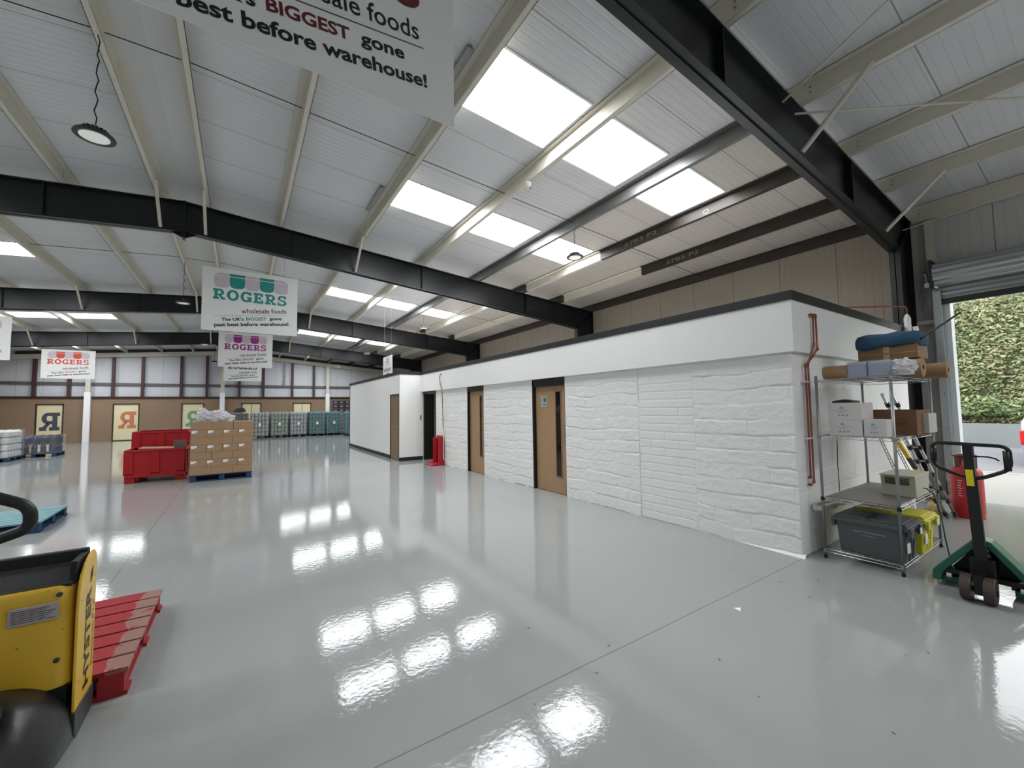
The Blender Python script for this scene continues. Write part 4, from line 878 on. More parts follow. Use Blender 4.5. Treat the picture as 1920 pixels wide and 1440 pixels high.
# lidded crates
def crate(x0, x1, y0, y1, z0, h_, mt, label, writing=False):
    t = thing('storage_crate', label, 'crate', ((x0+x1)/2, (y0+y1)/2, z0)); tp = .03
    mb = MB(); q = [(x0+tp, y0+tp), (x1-tp, y0+tp), (x1-tp, y1-tp), (x0+tp, y1-tp)]; w = [(x0+.008, y0+.008), (x1-.008, y0+.008), (x1-.008, y1-.008), (x0+.008, y1-.008)]
    mb.add([(a, b, z0) for a, b in q]+[(a, b, z0+h_-.03) for a, b in w], [(0, 3, 2, 1), (4, 5, 6, 7), (0, 1, 5, 4), (1, 2, 6, 5), (2, 3, 7, 6), (3, 0, 4, 7)]); mb.build('body', mt, t, bevel=.012)
    MB().box(x0-.008, x1+.008, y0-.012, y1+.012, z0+h_-.06, z0+h_-.022).box(x0+.01, x0+.1, y0-.03, y0, z0+h_-.12, z0+h_-.03).box(x1-.1, x1-.01, y0-.03, y0, z0+h_-.12, z0+h_-.03).box(x0+.01, x0+.1, y1, y1+.03, z0+h_-.12, z0+h_-.03).box(x1-.1, x1-.01, y1, y1+.03, z0+h_-.12, z0+h_-.03).build('rim', mt, t, bevel=.005)
    for s in (0, 1):
        ya, yb = (y0, (y0+y1)/2-.002) if s == 0 else ((y0+y1)/2+.002, y1)
        mb = MB().box(x0+.002, x1-.002, ya, yb, z0+h_-.022, z0+h_-.004).box(x0+.03, x1-.03, ya+.03, yb-.02, z0+h_-.004, z0+h_+.006).tube([(x0+.004, ya+.01, z0+h_+.001), (x0+.004, yb-.01, z0+h_+.001)], .006, 8); mb.build('lid_flap', mt, t, bevel=.003)
    mb = MB()
    for xx in ((x0+x1)/2-.05, (x0+x1)/2+.05): mb.prism([(y0+.012, z0+h_-.06), (y0-.004, z0+h_-.06), (y0+.022, z0+.01), (y0+.034, z0+.01)], 'X', xx-.006, xx+.006)
    mb.build('end_rib', mt, t)
    MB().box((x0+x1)/2-.17, (x0+x1)/2-.09, y0+.006, y0+.013, z0+.1, z0+.19).build('paper_sticker', M_label, t)
    MB().box(x1-.13, x1-.07, y0-.034, y0-.029, z0+h_-.115, z0+h_-.06).build('tag_label', M_label, t)
    if writing:
        mb = MB(); 
        M = Matrix.Translation((x0+.0115, y1-.15, z0+h_*.62)) @ Matrix.Rotation(-.07, 4, 'Y') @ Matrix(((0, 0, -1, 0), (-1, 0, 0, 0), (0, 1, 0, 0), (0, 0, 0, 1)))
        M = Matrix.Translation((-.008, 0, 0)) @ M
        text_fit(mb, 'Autumn Produce Limited', 0, .24, 0, M, hscale=.016); text_fit(mb, 'Autumn Produce', .07, .17, -.03, M, hscale=.012); mb.build('lettering', mat('pale_print', (170, 176, 178), .7), t)
crate(5.055, 5.455, 1.185, 1.73, .094, .36, mat('grey_plastic', (76, 82, 84), .5, var=.03), 'dark grey lidded storage crate on the bottom shelf of the rack', True)
crate(5.52, 5.95, 1.165, 1.73, .094, .36, mat('yellow_green_plastic', (212, 204, 62), .45), 'yellow lidded storage crate behind the grey one on the bottom shelf')
# top shelf goods
ZT = 1.8245
t = thing('paper_roll', 'small brown paper roll at the left front of the top shelf', 'roll', (5.13, 1.67, ZT), 'paper rolls on the rack top')
MB().lathe([(.066, 0), (.068, .004), (.068, .2), (.066, .204), (.02, .204)], (5.13, 1.56, ZT+.068), 32, 'Y').build('roll', M_kraft, t, smooth=True); MB().lathe([(.066, 0), (.02, -.0005)], (5.13, 1.765, ZT+.068), 32, 'Y').build('roll_end', M_kraft, t)
M_blueg = mat('blue_grey_paper', (148, 156, 178), .75, var=.05, vscale=30, bump=.3, bscale=30)
def bluepack(y0, y1, lab):
    t = thing('paper_towel_pack', lab, 'paper towels', (5.15, (y0+y1)/2, ZT), 'blue paper towel packs on the rack top')
    MB().prism([(5.07, ZT+.001), (5.28, ZT+.001), (5.285, ZT+.135), (5.26, ZT+.155), (5.09, ZT+.155), (5.065, ZT+.135)], 'Y', y0, y1).build('towels', M_blueg, t, bevel=.012)
    MB().prism([(5.065, ZT+.001), (5.285, ZT+.001), (5.291, ZT+.14), (5.26, ZT+.162), (5.09, ZT+.162), (5.058, ZT+.14)], 'Y', y0-.004, y1+.004).build('film', M_wrap, t)
bluepack(1.40, 1.555, 'blue grey paper towel pack next to the small brown roll'); bluepack(1.225, 1.39, 'blue grey paper towel pack at the front right corner of the top shelf')
mb = MB(); blob(mb, (5.17, 1.17, ZT+.075), (.1, .1, .085), 4, 30, 18, .4, 4)
o = mb.build('loose_plastic_film', mat('crumpled_clear_film', (226, 226, 230))); tag(o, 'loose crumpled clear film trailing from the paper towel packs', 'plastic film')
def kroll(x, y0, y1, r, lab):
    t = thing('paper_roll', lab, 'roll', (x, (y0+y1)/2, ZT), 'paper rolls on the rack top')
    MB().lathe([(r*.25, 0), (r-.004, 0), (r, .004), (r, y1-y0-.004), (r-.004, y1-y0), (r*.25, y1-y0)], (x, y0, ZT+r), 36, 'Y').build('roll', M_kraft, t, smooth=False, bevel=0)
    MB().lathe([(.012, -.001), (r*.25, -.001)], (x, y0, ZT+r), 20, 'Y').build('core', mat('roll_core', (110, 84, 58), .8), t)
kroll(5.62, 1.11, 1.7, .095, 'large brown kraft paper roll behind the paper towel packs'); kroll(6.15, 1.03, 1.6, .08, 'brown kraft paper roll sticking out at the far right of the top shelf')
kroll(5.84, 1.16, 1.7, .095, 'brown kraft paper roll hidden between two others under the carton')
t = thing('carton', 'brown taped carton on the paper rolls, under the blue bag', 'carton', (5.75, 1.36, ZT+.19))
MB().box(5.56, 5.92, 1.13, 1.6, ZT+.192, ZT+.34).build('box', mat('warm_brown_cardboard', (124, 94, 62), .5, var=.12, vscale=6), t, bevel=.004)
MB().box(5.557, 5.923, 1.34, 1.39, ZT+.19, ZT+.3415).box(5.557, 5.6, 1.128, 1.6, ZT+.25, ZT+.256).build('tape', mat('brown_tape', (176, 140, 98), .3), t)
mb = MB(); nu, nv = 30, 12
vs = []
for j in range(nv+1):
    v = j/nv
    for i in range(nu):
        a = 2*PI*i/nu; c_, s_ = math.cos(a), math.sin(a); k = 1/(abs(c_)**9+abs(s_)**9)**(1/9)
        prof = [(.2, .0), (.98, -.02), (1.02, .0), (1.03, .04), (1.02, .085), (.97, .11), (.93, .118), (.75, .122), (.4, .124), (.15, .125), (.05, .125), (.01, .126), (0, .126)][j]
        q = prof[0]*(1+.05*noise.noise((c_*3, s_*3, v*5))); vs.append((5.74+c_*k*.2*q, 1.365+s_*k*.25*q, ZT+.345+prof[1]*1.0+(-.03*max(0, s_) if j < 5 else 0)+.022*noise.noise((c_*3, s_*4, v*2.5))))
mb.add(vs, [(j*nu+i, j*nu+(i+1) % nu, (j+1)*nu+(i+1) % nu, (j+1)*nu+i) for j in range(nv) for i in range(nu)])
o = mb.build('blue_bag', mat('blue_plastic_bag', (36, 72, 98), .75, var=.2, vscale=6, bump=.5, bscale=16), smooth=True); tag(o, 'blue plastic bag lying on the taped carton at the rack top', 'bag')
o = MB().tube([(5.6, 1.3, ZT+.32), (5.6, 1.12, 2.19), (5.6, .915, 2.345), (5.6, .83, 2.41)], .009, 8).build('black_pole', M_black); 
tag(o, 'thin black pole sticking out to the right below the blue bag', 'pole')
# things leaning between the rack and the column
for k, (xa, xb) in enumerate(((7.05, 7.3), (7.45, 7.7), (7.85, 8.1))):
    t = thing('spare_wire_shelf', ['spare chrome wire shelf leaning on the end wall, nearest the rack', 'spare chrome wire shelf leaning on the end wall, middle of three', 'spare chrome wire shelf leaning on the end wall, farthest from the rack'][k], 'wire shelf', ((xa+xb)/2, 1.7, 0), 'spare wire shelves leaning on the end wall')
    mb = MB(); A, B = Vector((xa+.35, 1.62-.05*k, .01)), Vector((xa, 1.88-.012*k, 1.15)); sd = Vector((.45, -.06, 0)) if 0 else Vector((.1, -.0, 0))
    for s in (0, 1): mb.tube([A+sd*s, B+sd*s], .005, 6)
    n = 26; pts = [A.lerp(B, i/n)+sd*(i % 2) for i in range(n+1)]; mb.tube(pts, .0035, 5); pts = [A.lerp(B, i/n)+sd*((i+1) % 2) for i in range(n+1)]; mb.tube(pts, .0035, 5); mb.build('wire_panel', M_chrome, t)
t = thing('folding_ladder', 'aluminium telescopic ladder with black joints leaning past the rack', 'ladder', (7.9, 1.5, 0))
for dx, dy in ((0, 0), (.1, -.07)):
    A, B = Vector((7.98+dx, 1.45+dy, .0)), Vector((6.72+dx, 1.72+dy, 1.68)); MB().tube([A, B], .018, 10).build('rail', mat('bright_aluminium', (200, 202, 204), .3, .8), t, smooth=True)
    mb = MB()
    for i in range(9): q = A.lerp(B, .04+.11*i); d = (B-A).normalized(); mb.tube([q-d*.03, q+d*.03], .026, 8)
    mb.build('black_joint', M_black, t)
mb = MB()
for i in range(9): q = Vector((7.98, 1.45, 0)).lerp(Vector((6.72, 1.72, 1.68)), .04+.11*i); mb.bar(q, q+Vector((.1, -.07, 0)), .02, .02)
mb.build('rung', M_galv, t)
t = thing('spirit_level', 'yellow and black striped level leaning beside the ladder', 'spirit level', (8.2, 1.6, 0))
A, B = Vector((8.35, 1.55, 0)), Vector((7.35, 1.86, 1.3)); MB().bar(A, B, .05, .025).build('yellow_rail', mat('safety_yellow', (226, 176, 24), .5), t)
mb = MB(); [mb.bar(A.lerp(B, u), A.lerp(B, u+.12), .053, .028) for u in (.05, .5, .82)]; mb.build('black_grip', M_black, t)
t = thing('gas_cylinder', 'red gas cylinder standing in the doorway behind the green pallet truck', 'gas cylinder', (8.3, 1.3, 0))
MB().lathe([(.15, 0), (.155, .01), (.155, .06), (.16, .07), (.16, .58), (.15, .63), (.12, .67), (.06, .69), (.03, .7), (0, .7)], (8.3, 1.3, 0), 40).build('body', mat('red_gas_bottle', (178, 34, 38), .45, var=.06, vscale=6), t, smooth=True)
MB().lathe([(.03, .69), (.03, .75), (.02, .76), (.02, .79)], (8.3, 1.3, 0), 16).tube([(8.3, 1.3, .76), (8.24, 1.26, .77)], .015, 8).build('valve', mat('brass', (150, 130, 90), .4, .7), t)
mb = MB().tube([(8.3+.12*math.cos(a), 1.3+.12*math.sin(a), .83) for a in [k*PI/12 for k in range(24)]], .012, 8, closed=True)
for a in (.5, 2.6, 4.2): mb.bar((8.3+.115*math.cos(a), 1.3+.115*math.sin(a), .66), (8.3+.12*math.cos(a), 1.3+.12*math.sin(a), .83), .05, .008)
mb.build('guard_ring', mat('dark_red_paint', (96, 20, 24), .5), t)
mb = MB()
for k in range(7):
    z = .5-.034*k; a0 = 2.75; w = .28-.05*(k % 3)
    for i in range(5): a, b = a0+w*i/5, a0+w*(i+1)/5; mb.add([(8.3+.1606*math.cos(u), 1.3+.1606*math.sin(u), zz) for u, zz in ((a, z), (b, z), (b, z+.008), (a, z+.008))], [(0, 1, 2, 3)])
mb.build('white_print', M_label, t)
o = MB(); blob(o, (8.15, 1.62, .07), (.13, .08, .085), 6, 20, 12, .3, 3); o = o.build('yellow_sack', mat('yellow_cloth', (206, 178, 116), .8)); tag(o, 'small crumpled yellowish sack on the floor by the column foot', 'sack')
o = MB().tube([(8.62+.11*math.cos(k*PI/8), 1.53, .33+.11*math.sin(k*PI/8)) for k in range(16)], .012, 8, closed=True).build('coiled_hose', M_black); tag(o, 'black coiled hose hanging by the column near the gas cylinder', 'hose')
# ================================================================ green pallet truck
M_green = mat('green_enamel', (24, 88, 70), .45, var=.08, vscale=4)
t = thing('hand_pallet_truck', 'green hand pallet truck with black handle before the doorway', 'pallet truck', (5.1, .74, 0))
cyy = .735
for s in (-1, 1):
    MB().prism([(5.2, .05), (6.35, .05), (6.4, .07), (6.4, .085), (5.2, .1)], 'Y', cyy+s*.2-.08, cyy+s*.2+.08).build('fork', mat('pale_green_worn', (120, 150, 134), .5, var=.15, vscale=5), t, bevel=.006)
    MB().prism([(cyy, .445), (cyy+s*.05, .435), (cyy+s*.3, .12), (cyy+s*.305, .04), (cyy+s*.25, .04), (cyy+s*.235, .12), (cyy+s*.025, .39), (cyy, .39)], 'X', 5.06, 5.22).build('shoulder', M_green, t, bevel=.008)
    MB().box(5.1, 5.26, cyy+s*.22-.07, cyy+s*.22+.07, .035, .085).build('toe_plate', M_green, t, bevel=.008)
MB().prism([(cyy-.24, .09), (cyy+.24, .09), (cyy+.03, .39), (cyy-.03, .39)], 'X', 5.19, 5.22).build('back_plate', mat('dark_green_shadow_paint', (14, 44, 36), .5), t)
MB().box(5.08, 5.2, cyy-.26, cyy+.26, .11, .15).box(5.02, 5.19, cyy-.07, cyy+.07, .1, .3).build('axle_beam', M_black, t, bevel=.008)
pm = MB().lathe([(.045, .3), (.05, .31), (.05, .33), (.035, .34), (.045, .35), (.045, .37), (.03, .38), (.03, .42)], (5.08, cyy, 0), 20).lathe([(.03, .14), (.03, .3)], (5.06, cyy, 0), 16).build('hydraulic_pump', mat('dark_metal', (64, 64, 64), .35, .8), t, smooth=True)
for y in (.805, .678):
    MB().lathe([(.035, -.03), (.096, -.03), (.1, -.024), (.1, .024), (.096, .03), (.035, .03)], (4.87, y, .1), 32, 'Y').build('steer_wheel', mat('brown_nylon_wheel', (58, 46, 40), .5, var=.15, vscale=8), t, smooth=False)
MB().tube([(4.87, .64, .093), (4.87, .82, .093)], .02, 10).bar((4.87, cyy-.008, .1), (5.05, cyy, .17), .03, .06).box(4.84, 4.9, cyy-.028, cyy+.026, .06, .2).build('axle', M_black, t)
for s in (-1, 1): MB().lathe([(.008, -.015), (.018, -.015), (.018, .015), (.008, .015)], (5.06, cyy+s*.2, .1), 16, 'Y').build('link_roller', mat('white_nylon', (186, 186, 178), .5), t)
hb = MB().bar((5.0, .735, .28), (4.9, .74, .95), .07, .035).bar((4.9, .74, .92), (4.87, .742, 1.23), .058, .05).build('draw_bar', M_black, t, bevel=.006)
MB().bar((4.874, .742, .9), (4.853, .742, 1.03), .042, .003).build('yellow_label', mat('yellow_label', (226, 214, 40), .5), t)
def rp(pts, n=5, r0=.055):
    out = []; N = len(pts)
    for i in range(N):
        a, b, c_ = Vector(pts[i-1]), Vector(pts[i]), Vector(pts[(i+1) % N]); r = r0
        p0, p1 = b+(a-b).normalized()*r, b+(c_-b).normalized()*r
        for k in range(n+1): u = k/n; out.append((p0*(1-u)**2+b*2*u*(1-u)+p1*u*u))
    return out
MB().tube(rp([(4.88, .95, 1.235), (4.88, .53, 1.225), (4.9, .53, 1.05), (4.905, .7, .955), (4.905, .78, .96), (4.9, .95, 1.04)]), .014, 10, closed=True).build('handle_loop', M_black, t, smooth=True)
MB().tube([(4.885, .545, 1.19), (4.9, .545, 1.04)], .021, 10).build('hand_grip', M_black, t, smooth=True)
MB().tube([(4.885, .94, 1.19), (4.9, .945, 1.08)], .021, 10).build('hand_grip', M_black, t, smooth=True)
MB().tube([(4.875, .73, 1.135), (4.86, .64, 1.14), (4.855, .6, 1.13), (4.85, .58, 1.115)], .006, 8).build('release_lever', M_black, t, smooth=True)
# ================================================================ yellow powered pallet truck
M_yel = mat('yellow_enamel', (214, 172, 52), .35, var=.08, vscale=3, spec=.5)
nt = M_yel.node_tree; p = nt.nodes['Principled BSDF']
src = p.inputs['Base Color'].links[0].from_socket
tc = nt.nodes.new('ShaderNodeTexCoord'); nz = nt.nodes.new('ShaderNodeTexNoise'); nz.inputs['Scale'].default_value = 30; nz.inputs['Detail'].default_value = 9; nt.links.new(tc.outputs['Object'], nz.inputs[0])
g = math_node(nt, 'GREATER_THAN', nz.outputs[0], .685); mx = nt.nodes.new('ShaderNodeMix'); mx.data_type = 'RGBA'; mx.inputs[7].default_value = s2l((96, 76, 34))+(1,); nt.links.new(g, mx.inputs[0]); nt.links.new(src, mx.inputs[6]); nt.links.new(mx.outputs[2], p.inputs['Base Color'])
t = thing('powered_pallet_truck', 'yellow and black powered pallet truck cut off by the lower left edge', 'pallet truck', (-.98, 2.9, 0))
HX0, HX1 = -1.33, -.635
# moulded cover with rounded corners in plan
def rrect(x0, x1, y0, y1, r, n=6):
    out = []
    for cx_, cy_, a0 in ((x1-r, y1-r, 0), (x0+r, y1-r, 90), (x0+r, y0+r, 180), (x1-r, y0+r, 270)):
        for k in range(n+1): a = math.radians(a0+90*k/n); out.append((cx_+r*math.cos(a), cy_+r*math.sin(a)))
    return out
mb = MB(); P0 = rrect(HX0+.02, HX1-.028, 2.875, 3.12, .05); n = len(P0)
lev = [(.27, .0), (.3, .008), (.5, .004), (.7, -.004), (.735, -.008), (.752, -.02), (.757, -.035)]
vs = []
for z, g in lev:
    for x, y in P0: vs.append((x+(g*.5 if x > -.98 else -g*.5), y-g if y < 3 else y, z))
mb.add(vs, [(j*n+i, j*n+(i+1) % n, (j+1)*n+(i+1) % n, (j+1)*n+i) for j in range(len(lev)-1) for i in range(n)]+[tuple((len(lev)-1)*n+i for i in range(n)), tuple(range(n-1, -1, -1))])
mb.build('cover', M_yel, t, smooth=True)
# side plate with its lower black edge
def side(x0, x1):
    pts = [(2.875, .15), (3.16, .14), (3.16, .79), (3.145, .83), (3.11, .855), (3.05, .85), (2.975, .825), (2.92, .78), (2.89, .72), (2.875, .62)]
    return MB().prism(pts, 'X', x0, x1)
sp_ = side(HX1-.012, HX1).build('side_plate', M_yel, t, bevel=.004)
side(HX0, HX0+.022).build('side_plate', M_yel, t, bevel=.004)
MB().prism([(2.87, .05), (2.9, .02), (3.15, .02), (3.17, .05), (3.165, .139), (2.87, .149)], 'X', HX1-.014, HX1+.004).build('side_guard', mat('scuffed_black_steel', (50, 50, 52), .5, var=.3, vscale=10), t, bevel=.004)
MB().prism([(3.05, .7), (3.085, .73), (3.085, .775), (3.05, .75)], 'X', HX1, HX1+.002).build('slot', M_black, t)
mb = MB(); M = Matrix.Translation((HX1+.0012, 3.07, .19)) @ Matrix(((0, 0, 1, 0), (0, -1, 0, 0), (1, 0, 0, 0), (0, 0, 0, 1)))
text_fit(mb, 'HYSTER', 0, .49, .0, M, bold=.03, hscale=.082); mb.build('maker_lettering', M_black, t)
mb = MB(); M = Matrix.Translation((HX1+.0012, 3.135, .25)) @ Matrix(((0, 0, 1, 0), (0, -1, 0, 0), (1, 0, 0, 0), (0, 0, 0, 1)))
text_fit(mb, 'Spectrum P1.6', 0, .34, 0, M, bold=.0, hscale=.032); mb.build('model_lettering', mat('brown_print', (110, 70, 50), .6), t)
# top tray
mb = MB().box(HX0+.022, HX1-.024, 3.1, 3.14, .74, .865).box(HX0+.022, HX0+.05, 2.93, 3.12, .74, .85).box(HX1-.05, HX1-.024, 2.93, 3.12, .74, .85).box(HX0+.03, HX1-.03, 2.9, 3.13, .742, .76).prism([(2.93, .76), (3.14, .83), (3.14, .75), (2.93, .745)], 'X', HX0+.03, HX1-.03)
mb.build('top_tray', mat('textured_black_plastic', (18, 18, 19), .6, bump=.2, bscale=120), t, bevel=.008)
# data plate and screws
MB().box(-.86, -.70, 2.858, 2.872, .615, .69).build('data_plate', mat('silver_plate', (178, 172, 170), .4, .4), t)
mb = MB()
for k in range(7): mb.box(-.85, -.71-.03*((k*3) % 4)/3, 2.8565, 2.8585, .625+.0085*k, .6275+.0085*k)
mb.build('data_text', mat('label_print', (70, 60, 66)), t)
mb = MB()
for x, z in ((-.70, .722), (-.70, .42), (-1.2, .722), (-1.2, .42)): mb.lathe([(.011, 0), (.011, .006), (.004, .007), (.004, .002)], (x, 2.86, z), 16, 'Y')
mb.build('screw', mat('screw_steel', (90, 88, 84), .3, .9), t)
# black drive cowl
mb = MB(); nu, nv = 40, 14; vs = []
for j in range(nv+1):
    v = j/nv; ph = v*PI/2
    for i in range(nu+1):
        a = PI+PI*i/nu; rx, ry = .345, .52; s_ = (math.cos(ph))**.45; zz = .035+.31*math.sin(ph)**1.1*(1-.15*noise.noise((math.cos(a)*2, math.sin(a)*2, v)))
        vs.append((-.98+rx*math.copysign(abs(math.cos(a))**.7, math.cos(a))*s_, 2.9+ry*math.copysign(abs(math.sin(a))**.8, math.sin(a))*s_, zz))
w = nu+1; mb.add(vs, [(j*w+i, j*w+i+1, (j+1)*w+i+1, (j+1)*w+i) for j in range(nv) for i in range(nu)])
mb.build('drive_cowl', mat('scuffed_black_cowl', (30, 30, 32), .38, var=.5, vscale=5, bump=.3, bscale=12), t, smooth=True)
MB().box(HX0+.02, HX1-.03, 2.87, 3.15, .06, .29).build('chassis', M_black, t)
MB().tube([(-1.0+.19*math.cos(a), 2.62+.14*math.sin(a), .345+.02*math.sin(a)) for a in [k*PI/10 for k in range(20)]], .02, 8, closed=True).build('cowl_seal', M_black, t, smooth=True)
for s in (-1, 1): MB().box(-.98+s*.2-.075, -.98+s*.2+.075, 3.15, 4.35, .045, .098).build('fork', mat('worn_fork_steel', (70, 66, 60), .4, .6), t, bevel=.006)
for s in (-1, 1): MB().lathe([(.0, -.05), (.04, -.05), (.04, .05), (0, .05)], (-.98+s*.2, 4.2, .042), 16, 'X').build('load_wheel', M_black, t)
MB().lathe([(0, -.04), (.085, -.04), (.09, -.03), (.09, .03), (.085, .04), (0, .04)], (-.98, 2.75, .09), 24, 'X').build('drive_wheel', M_black, t)
MB().tube([(-.98, 2.68, .34), (-.96, 2.66, .6), (-.93, 2.62, .9), (-.91, 2.6, 1.09)], [.05, .032, .028, .03], 12).build('tiller_arm', M_black, t, smooth=True)
MB().tube(rp([(-.9, 2.6, 1.275), (-.735, 2.6, 1.19), (-.73, 2.6, 1.1), (-.9, 2.6, 1.04), (-1.07, 2.6, 1.1), (-1.065, 2.6, 1.19)], n=8, r0=.04), .022, 12, closed=True).build('tiller_loop', M_black, t, smooth=True)
# ================================================================ roller door
t = thing('door_10', None, None, (9.55, -.5, 0)); struct(t)
M_shut = mat('galvanised_shutter', (168, 172, 174), .3, .75, var=.1, vscale=2)
pts = []; n = 24
mb = MB(); R = .17; cx_, cz_ = 9.34, 3.62
prof = []
for k in range(0, 60):
    a = PI/2+2*PI*k/60; r = R+.012*math.sin(k*PI/2.5); prof.append((r, a))
ring = [(cx_+r*math.cos(a), cz_+r*math.sin(a)) for r, a in prof]
mb.prism(ring, 'Y', DY0-.05, DY1+.02); mb.build('shutter_roll', M_shut, t)
mb = MB(); z = 3.6; pr = []
while z > 3.22:
    for dz, dx in ((0, .0), (.015, .012), (.03, .016), (.05, .016), (.065, .012), (.075, 0)): pr.append((9.48-dx, z-dz))
    z -= .08
pr2 = [(x+.008, z) for x, z in reversed(pr)]
mb.prism(pr+pr2, 'Y', DY0-.02, DY1-.0); mb.build('shutter_curtain', M_shut, t)
MB().box(9.45, 9.5, DY0-.02, DY1, 3.15, 3.24).build('bottom_rail', M_trim, t)
MB().box(9.42, 9.56, DY1-.02, DY1+.075, 0, 3.42).box(9.42, 9.56, DY0-.09, DY0-.0, 0, 3.42).build('guide_channel', mat('galvanised_channel', (160, 166, 168), .4, .6, var=.1, vscale=3), t)
mb = MB()
for k in range(12): mb.lathe([(.007, -.008), (.007, 0)], (9.42, DY1+.02, .3+.28*k), 8, 'X')
mb.build('channel_bolts', M_dark, t)
MB().box(9.5, 9.72, DY1-.1, DY1-.012, 0, 3.2).build('jamb_lining', mat('pale_jamb', (196, 202, 204), .5), t)
MB().box(9.24, 9.58, DY1+.03, DY1+.07, 3.42, 3.86).build('end_plate', M_black, t)
MB().tube([(9.3, DY1+.1, 3.5), (9.3, DY1+.12, 3.66), (9.32, DY1+.12, 3.7)], .022, 10).box(9.26, 9.34, DY1+.075, DY1+.13, 3.42, 3.5).build('winding_gear', M_galv, t)
o = MB().box(9.5, 9.595, DY1+.03, DY1+.13, 3.85, 4.6).build('shutter_post', M_cream); tag(o, 'short cream post above the left end of the roller shutter', 'post')
o = MB().box(9.5, 9.58, -9, 1.9, 4.62, 4.7).build('eaves_angle', M_cream); tag(o, 'cream eaves angle above the roller door', 'eaves angle')
o = MB().tube([(9.5, 1.85, 3.1), (9.45, 1.85, 3.3), (9.46, 1.84, 3.45), (9.52, 1.82, 3.5), (9.5, 1.8, 3.3), (9.46, 1.83, 3.05)], .006, 6).build('looped_cable', mat('grey_cable', (120, 118, 112), .5), smooth=True); tag(o, 'grey looped cable hanging on the wall beside the shutter end', 'cable')
o = MB().box(9.48, 9.6, 1.68, 1.92, 2.86, 2.93).build('bracket_lamp', mat('grey_white_fitting', (190, 188, 184), .5), bevel=.01); tag(o, 'small pale wall fitting beside the nearest column', 'fitting')
# ================================================================ yard outside
struct(MB().box(XR+.06, 14.0, -24, 26, -.25, -.012).build('ground_apron', mat('pale_concrete', (122, 121, 117), .8, var=.12, vscale=1.2)))
struct(MB().box(14.0, 32, -24, 26, -.25, -.03).build('ground_tarmac', mat('tarmac', (98, 100, 104), .9, var=.12, vscale=3)))
struct(MB().box(13.9, 14.02, -24, 26, -.2, -.004).build('ground_kerb', mat('kerb_concrete', (150, 148, 140), .8)))
o = MB().box(22.2, 22.5, -22, 24, -.2, .76).build('yard_wall', mat('grey_rendered_wall', (118, 124, 124), .8, var=.12, vscale=1.5)); tag(o, 'low grey rendered retaining wall across the yard', 'wall')
def zh(x, y):
    d = x-22.5; base = .55+5.9*(1-math.exp(-d/1.4)); return base+.7*noise.noise((x*.5, y*.45, 0))+.3*noise.noise((x*1.4, y*1.4, 5))
mb = MB(); nx, ny = 22, 90
vs = [(22.5+6.5*i/nx, -22+46*j/ny, zh(22.5+6.5*i/nx, -22+46*j/ny)-.22) for j in range(ny+1) for i in range(nx+1)]
mb.add(vs, [(j*(nx+1)+i, j*(nx+1)+i+1, (j+1)*(nx+1)+i+1, (j+1)*(nx+1)+i) for j in range(ny) for i in range(nx)])
bk = mb.build('earth_bank', mat('dark_undergrowth', (58, 64, 38), .95, var=.3, vscale=2), smooth=True); struct(bk)
def leafmat(name, cols, sc):
    m = mat(name, cols[0], .6); nt = m.node_tree; p = nt.nodes['Principled BSDF']; g = nt.nodes.new('ShaderNodeNewGeometry'); cr = nt.nodes.new('ShaderNodeValToRGB')
    n = nt.nodes.new('ShaderNodeTexNoise'); n.inputs['Scale'].default_value = sc; tc = nt.nodes.new('ShaderNodeTexCoord'); nt.links.new(tc.outputs['Object'], n.inputs[0])
    mixv = math_node(nt, 'ADD', math_node(nt, 'MULTIPLY', g.outputs['Random Per Island'], .55), math_node(nt, 'SUBTRACT', math_node(nt, 'MULTIPLY', n.outputs[0], .9), .22))
    nt.links.new(mixv, cr.inputs[0]); e = cr.color_ramp.elements; e[0].color = s2l(cols[0])+(1,); e[1].color = s2l(cols[-1])+(1,)
    for k, c in enumerate(cols[1:-1]): x = e.new((k+1)/(len(cols)-1)); x.color = s2l(c)+(1,)
    nt.links.new(cr.outputs[0], p.inputs['Base Color']); return m
rnd = random.Random(3)
def leaves(mb, n, f, smin, smax, droop=.4):
    for _ in range(n):
        q, nrm = f(); L = rnd.uniform(smin, smax); w = L*rnd.uniform(.12, .26)
        d = Vector((rnd.gauss(0, 1), rnd.gauss(0, 1), rnd.gauss(-droop, .6))).normalized(); s = d.cross(nrm+Vector((rnd.gauss(0, .4), rnd.gauss(0, .4), rnd.gauss(0, .4))))
        if s.length < .05: s = d.orthogonal()
        s.normalize(); a = q; b = q+d*L
        mb.add([a, q+d*L*.45+s*w, b, q+d*L*.45-s*w], [(0, 1, 2, 3)])
def fbank(ylo, yhi):
    def f():
        y = rnd.uniform(ylo, yhi); x = 22.5+6.0*rnd.random()**1.6; z = zh(x, y)+rnd.uniform(-.3, .28); return Vector((x, y, z)), Vector((-.8, 0, .6))
    return f
mb = MB(); leaves(mb, 46000, fbank(-1.5, 8), .07, .22); leaves(mb, 9000, fbank(-22, -1.5), .25, .5); leaves(mb, 9000, fbank(8, 24), .25, .5)
o = mb.build('bank_foliage', leafmat('bramble_leaves', [(34, 42, 24), (78, 90, 54), (122, 134, 90), (124, 116, 84), (178, 184, 140)], .8)); tag(o, 'dense tangled foliage covering the bank outside the open door', 'foliage', kind='stuff')
def fshrub(cy0):
    def f():
        th, ph = rnd.uniform(0, 2*PI), rnd.random(); r = .9*rnd.random()**.3
        return Vector((22.7+.6*r*math.cos(th), cy0+1.1*r*math.sin(th), 1.0+.75*ph*r+.1)), Vector((-.8, 0, .6))
    return f
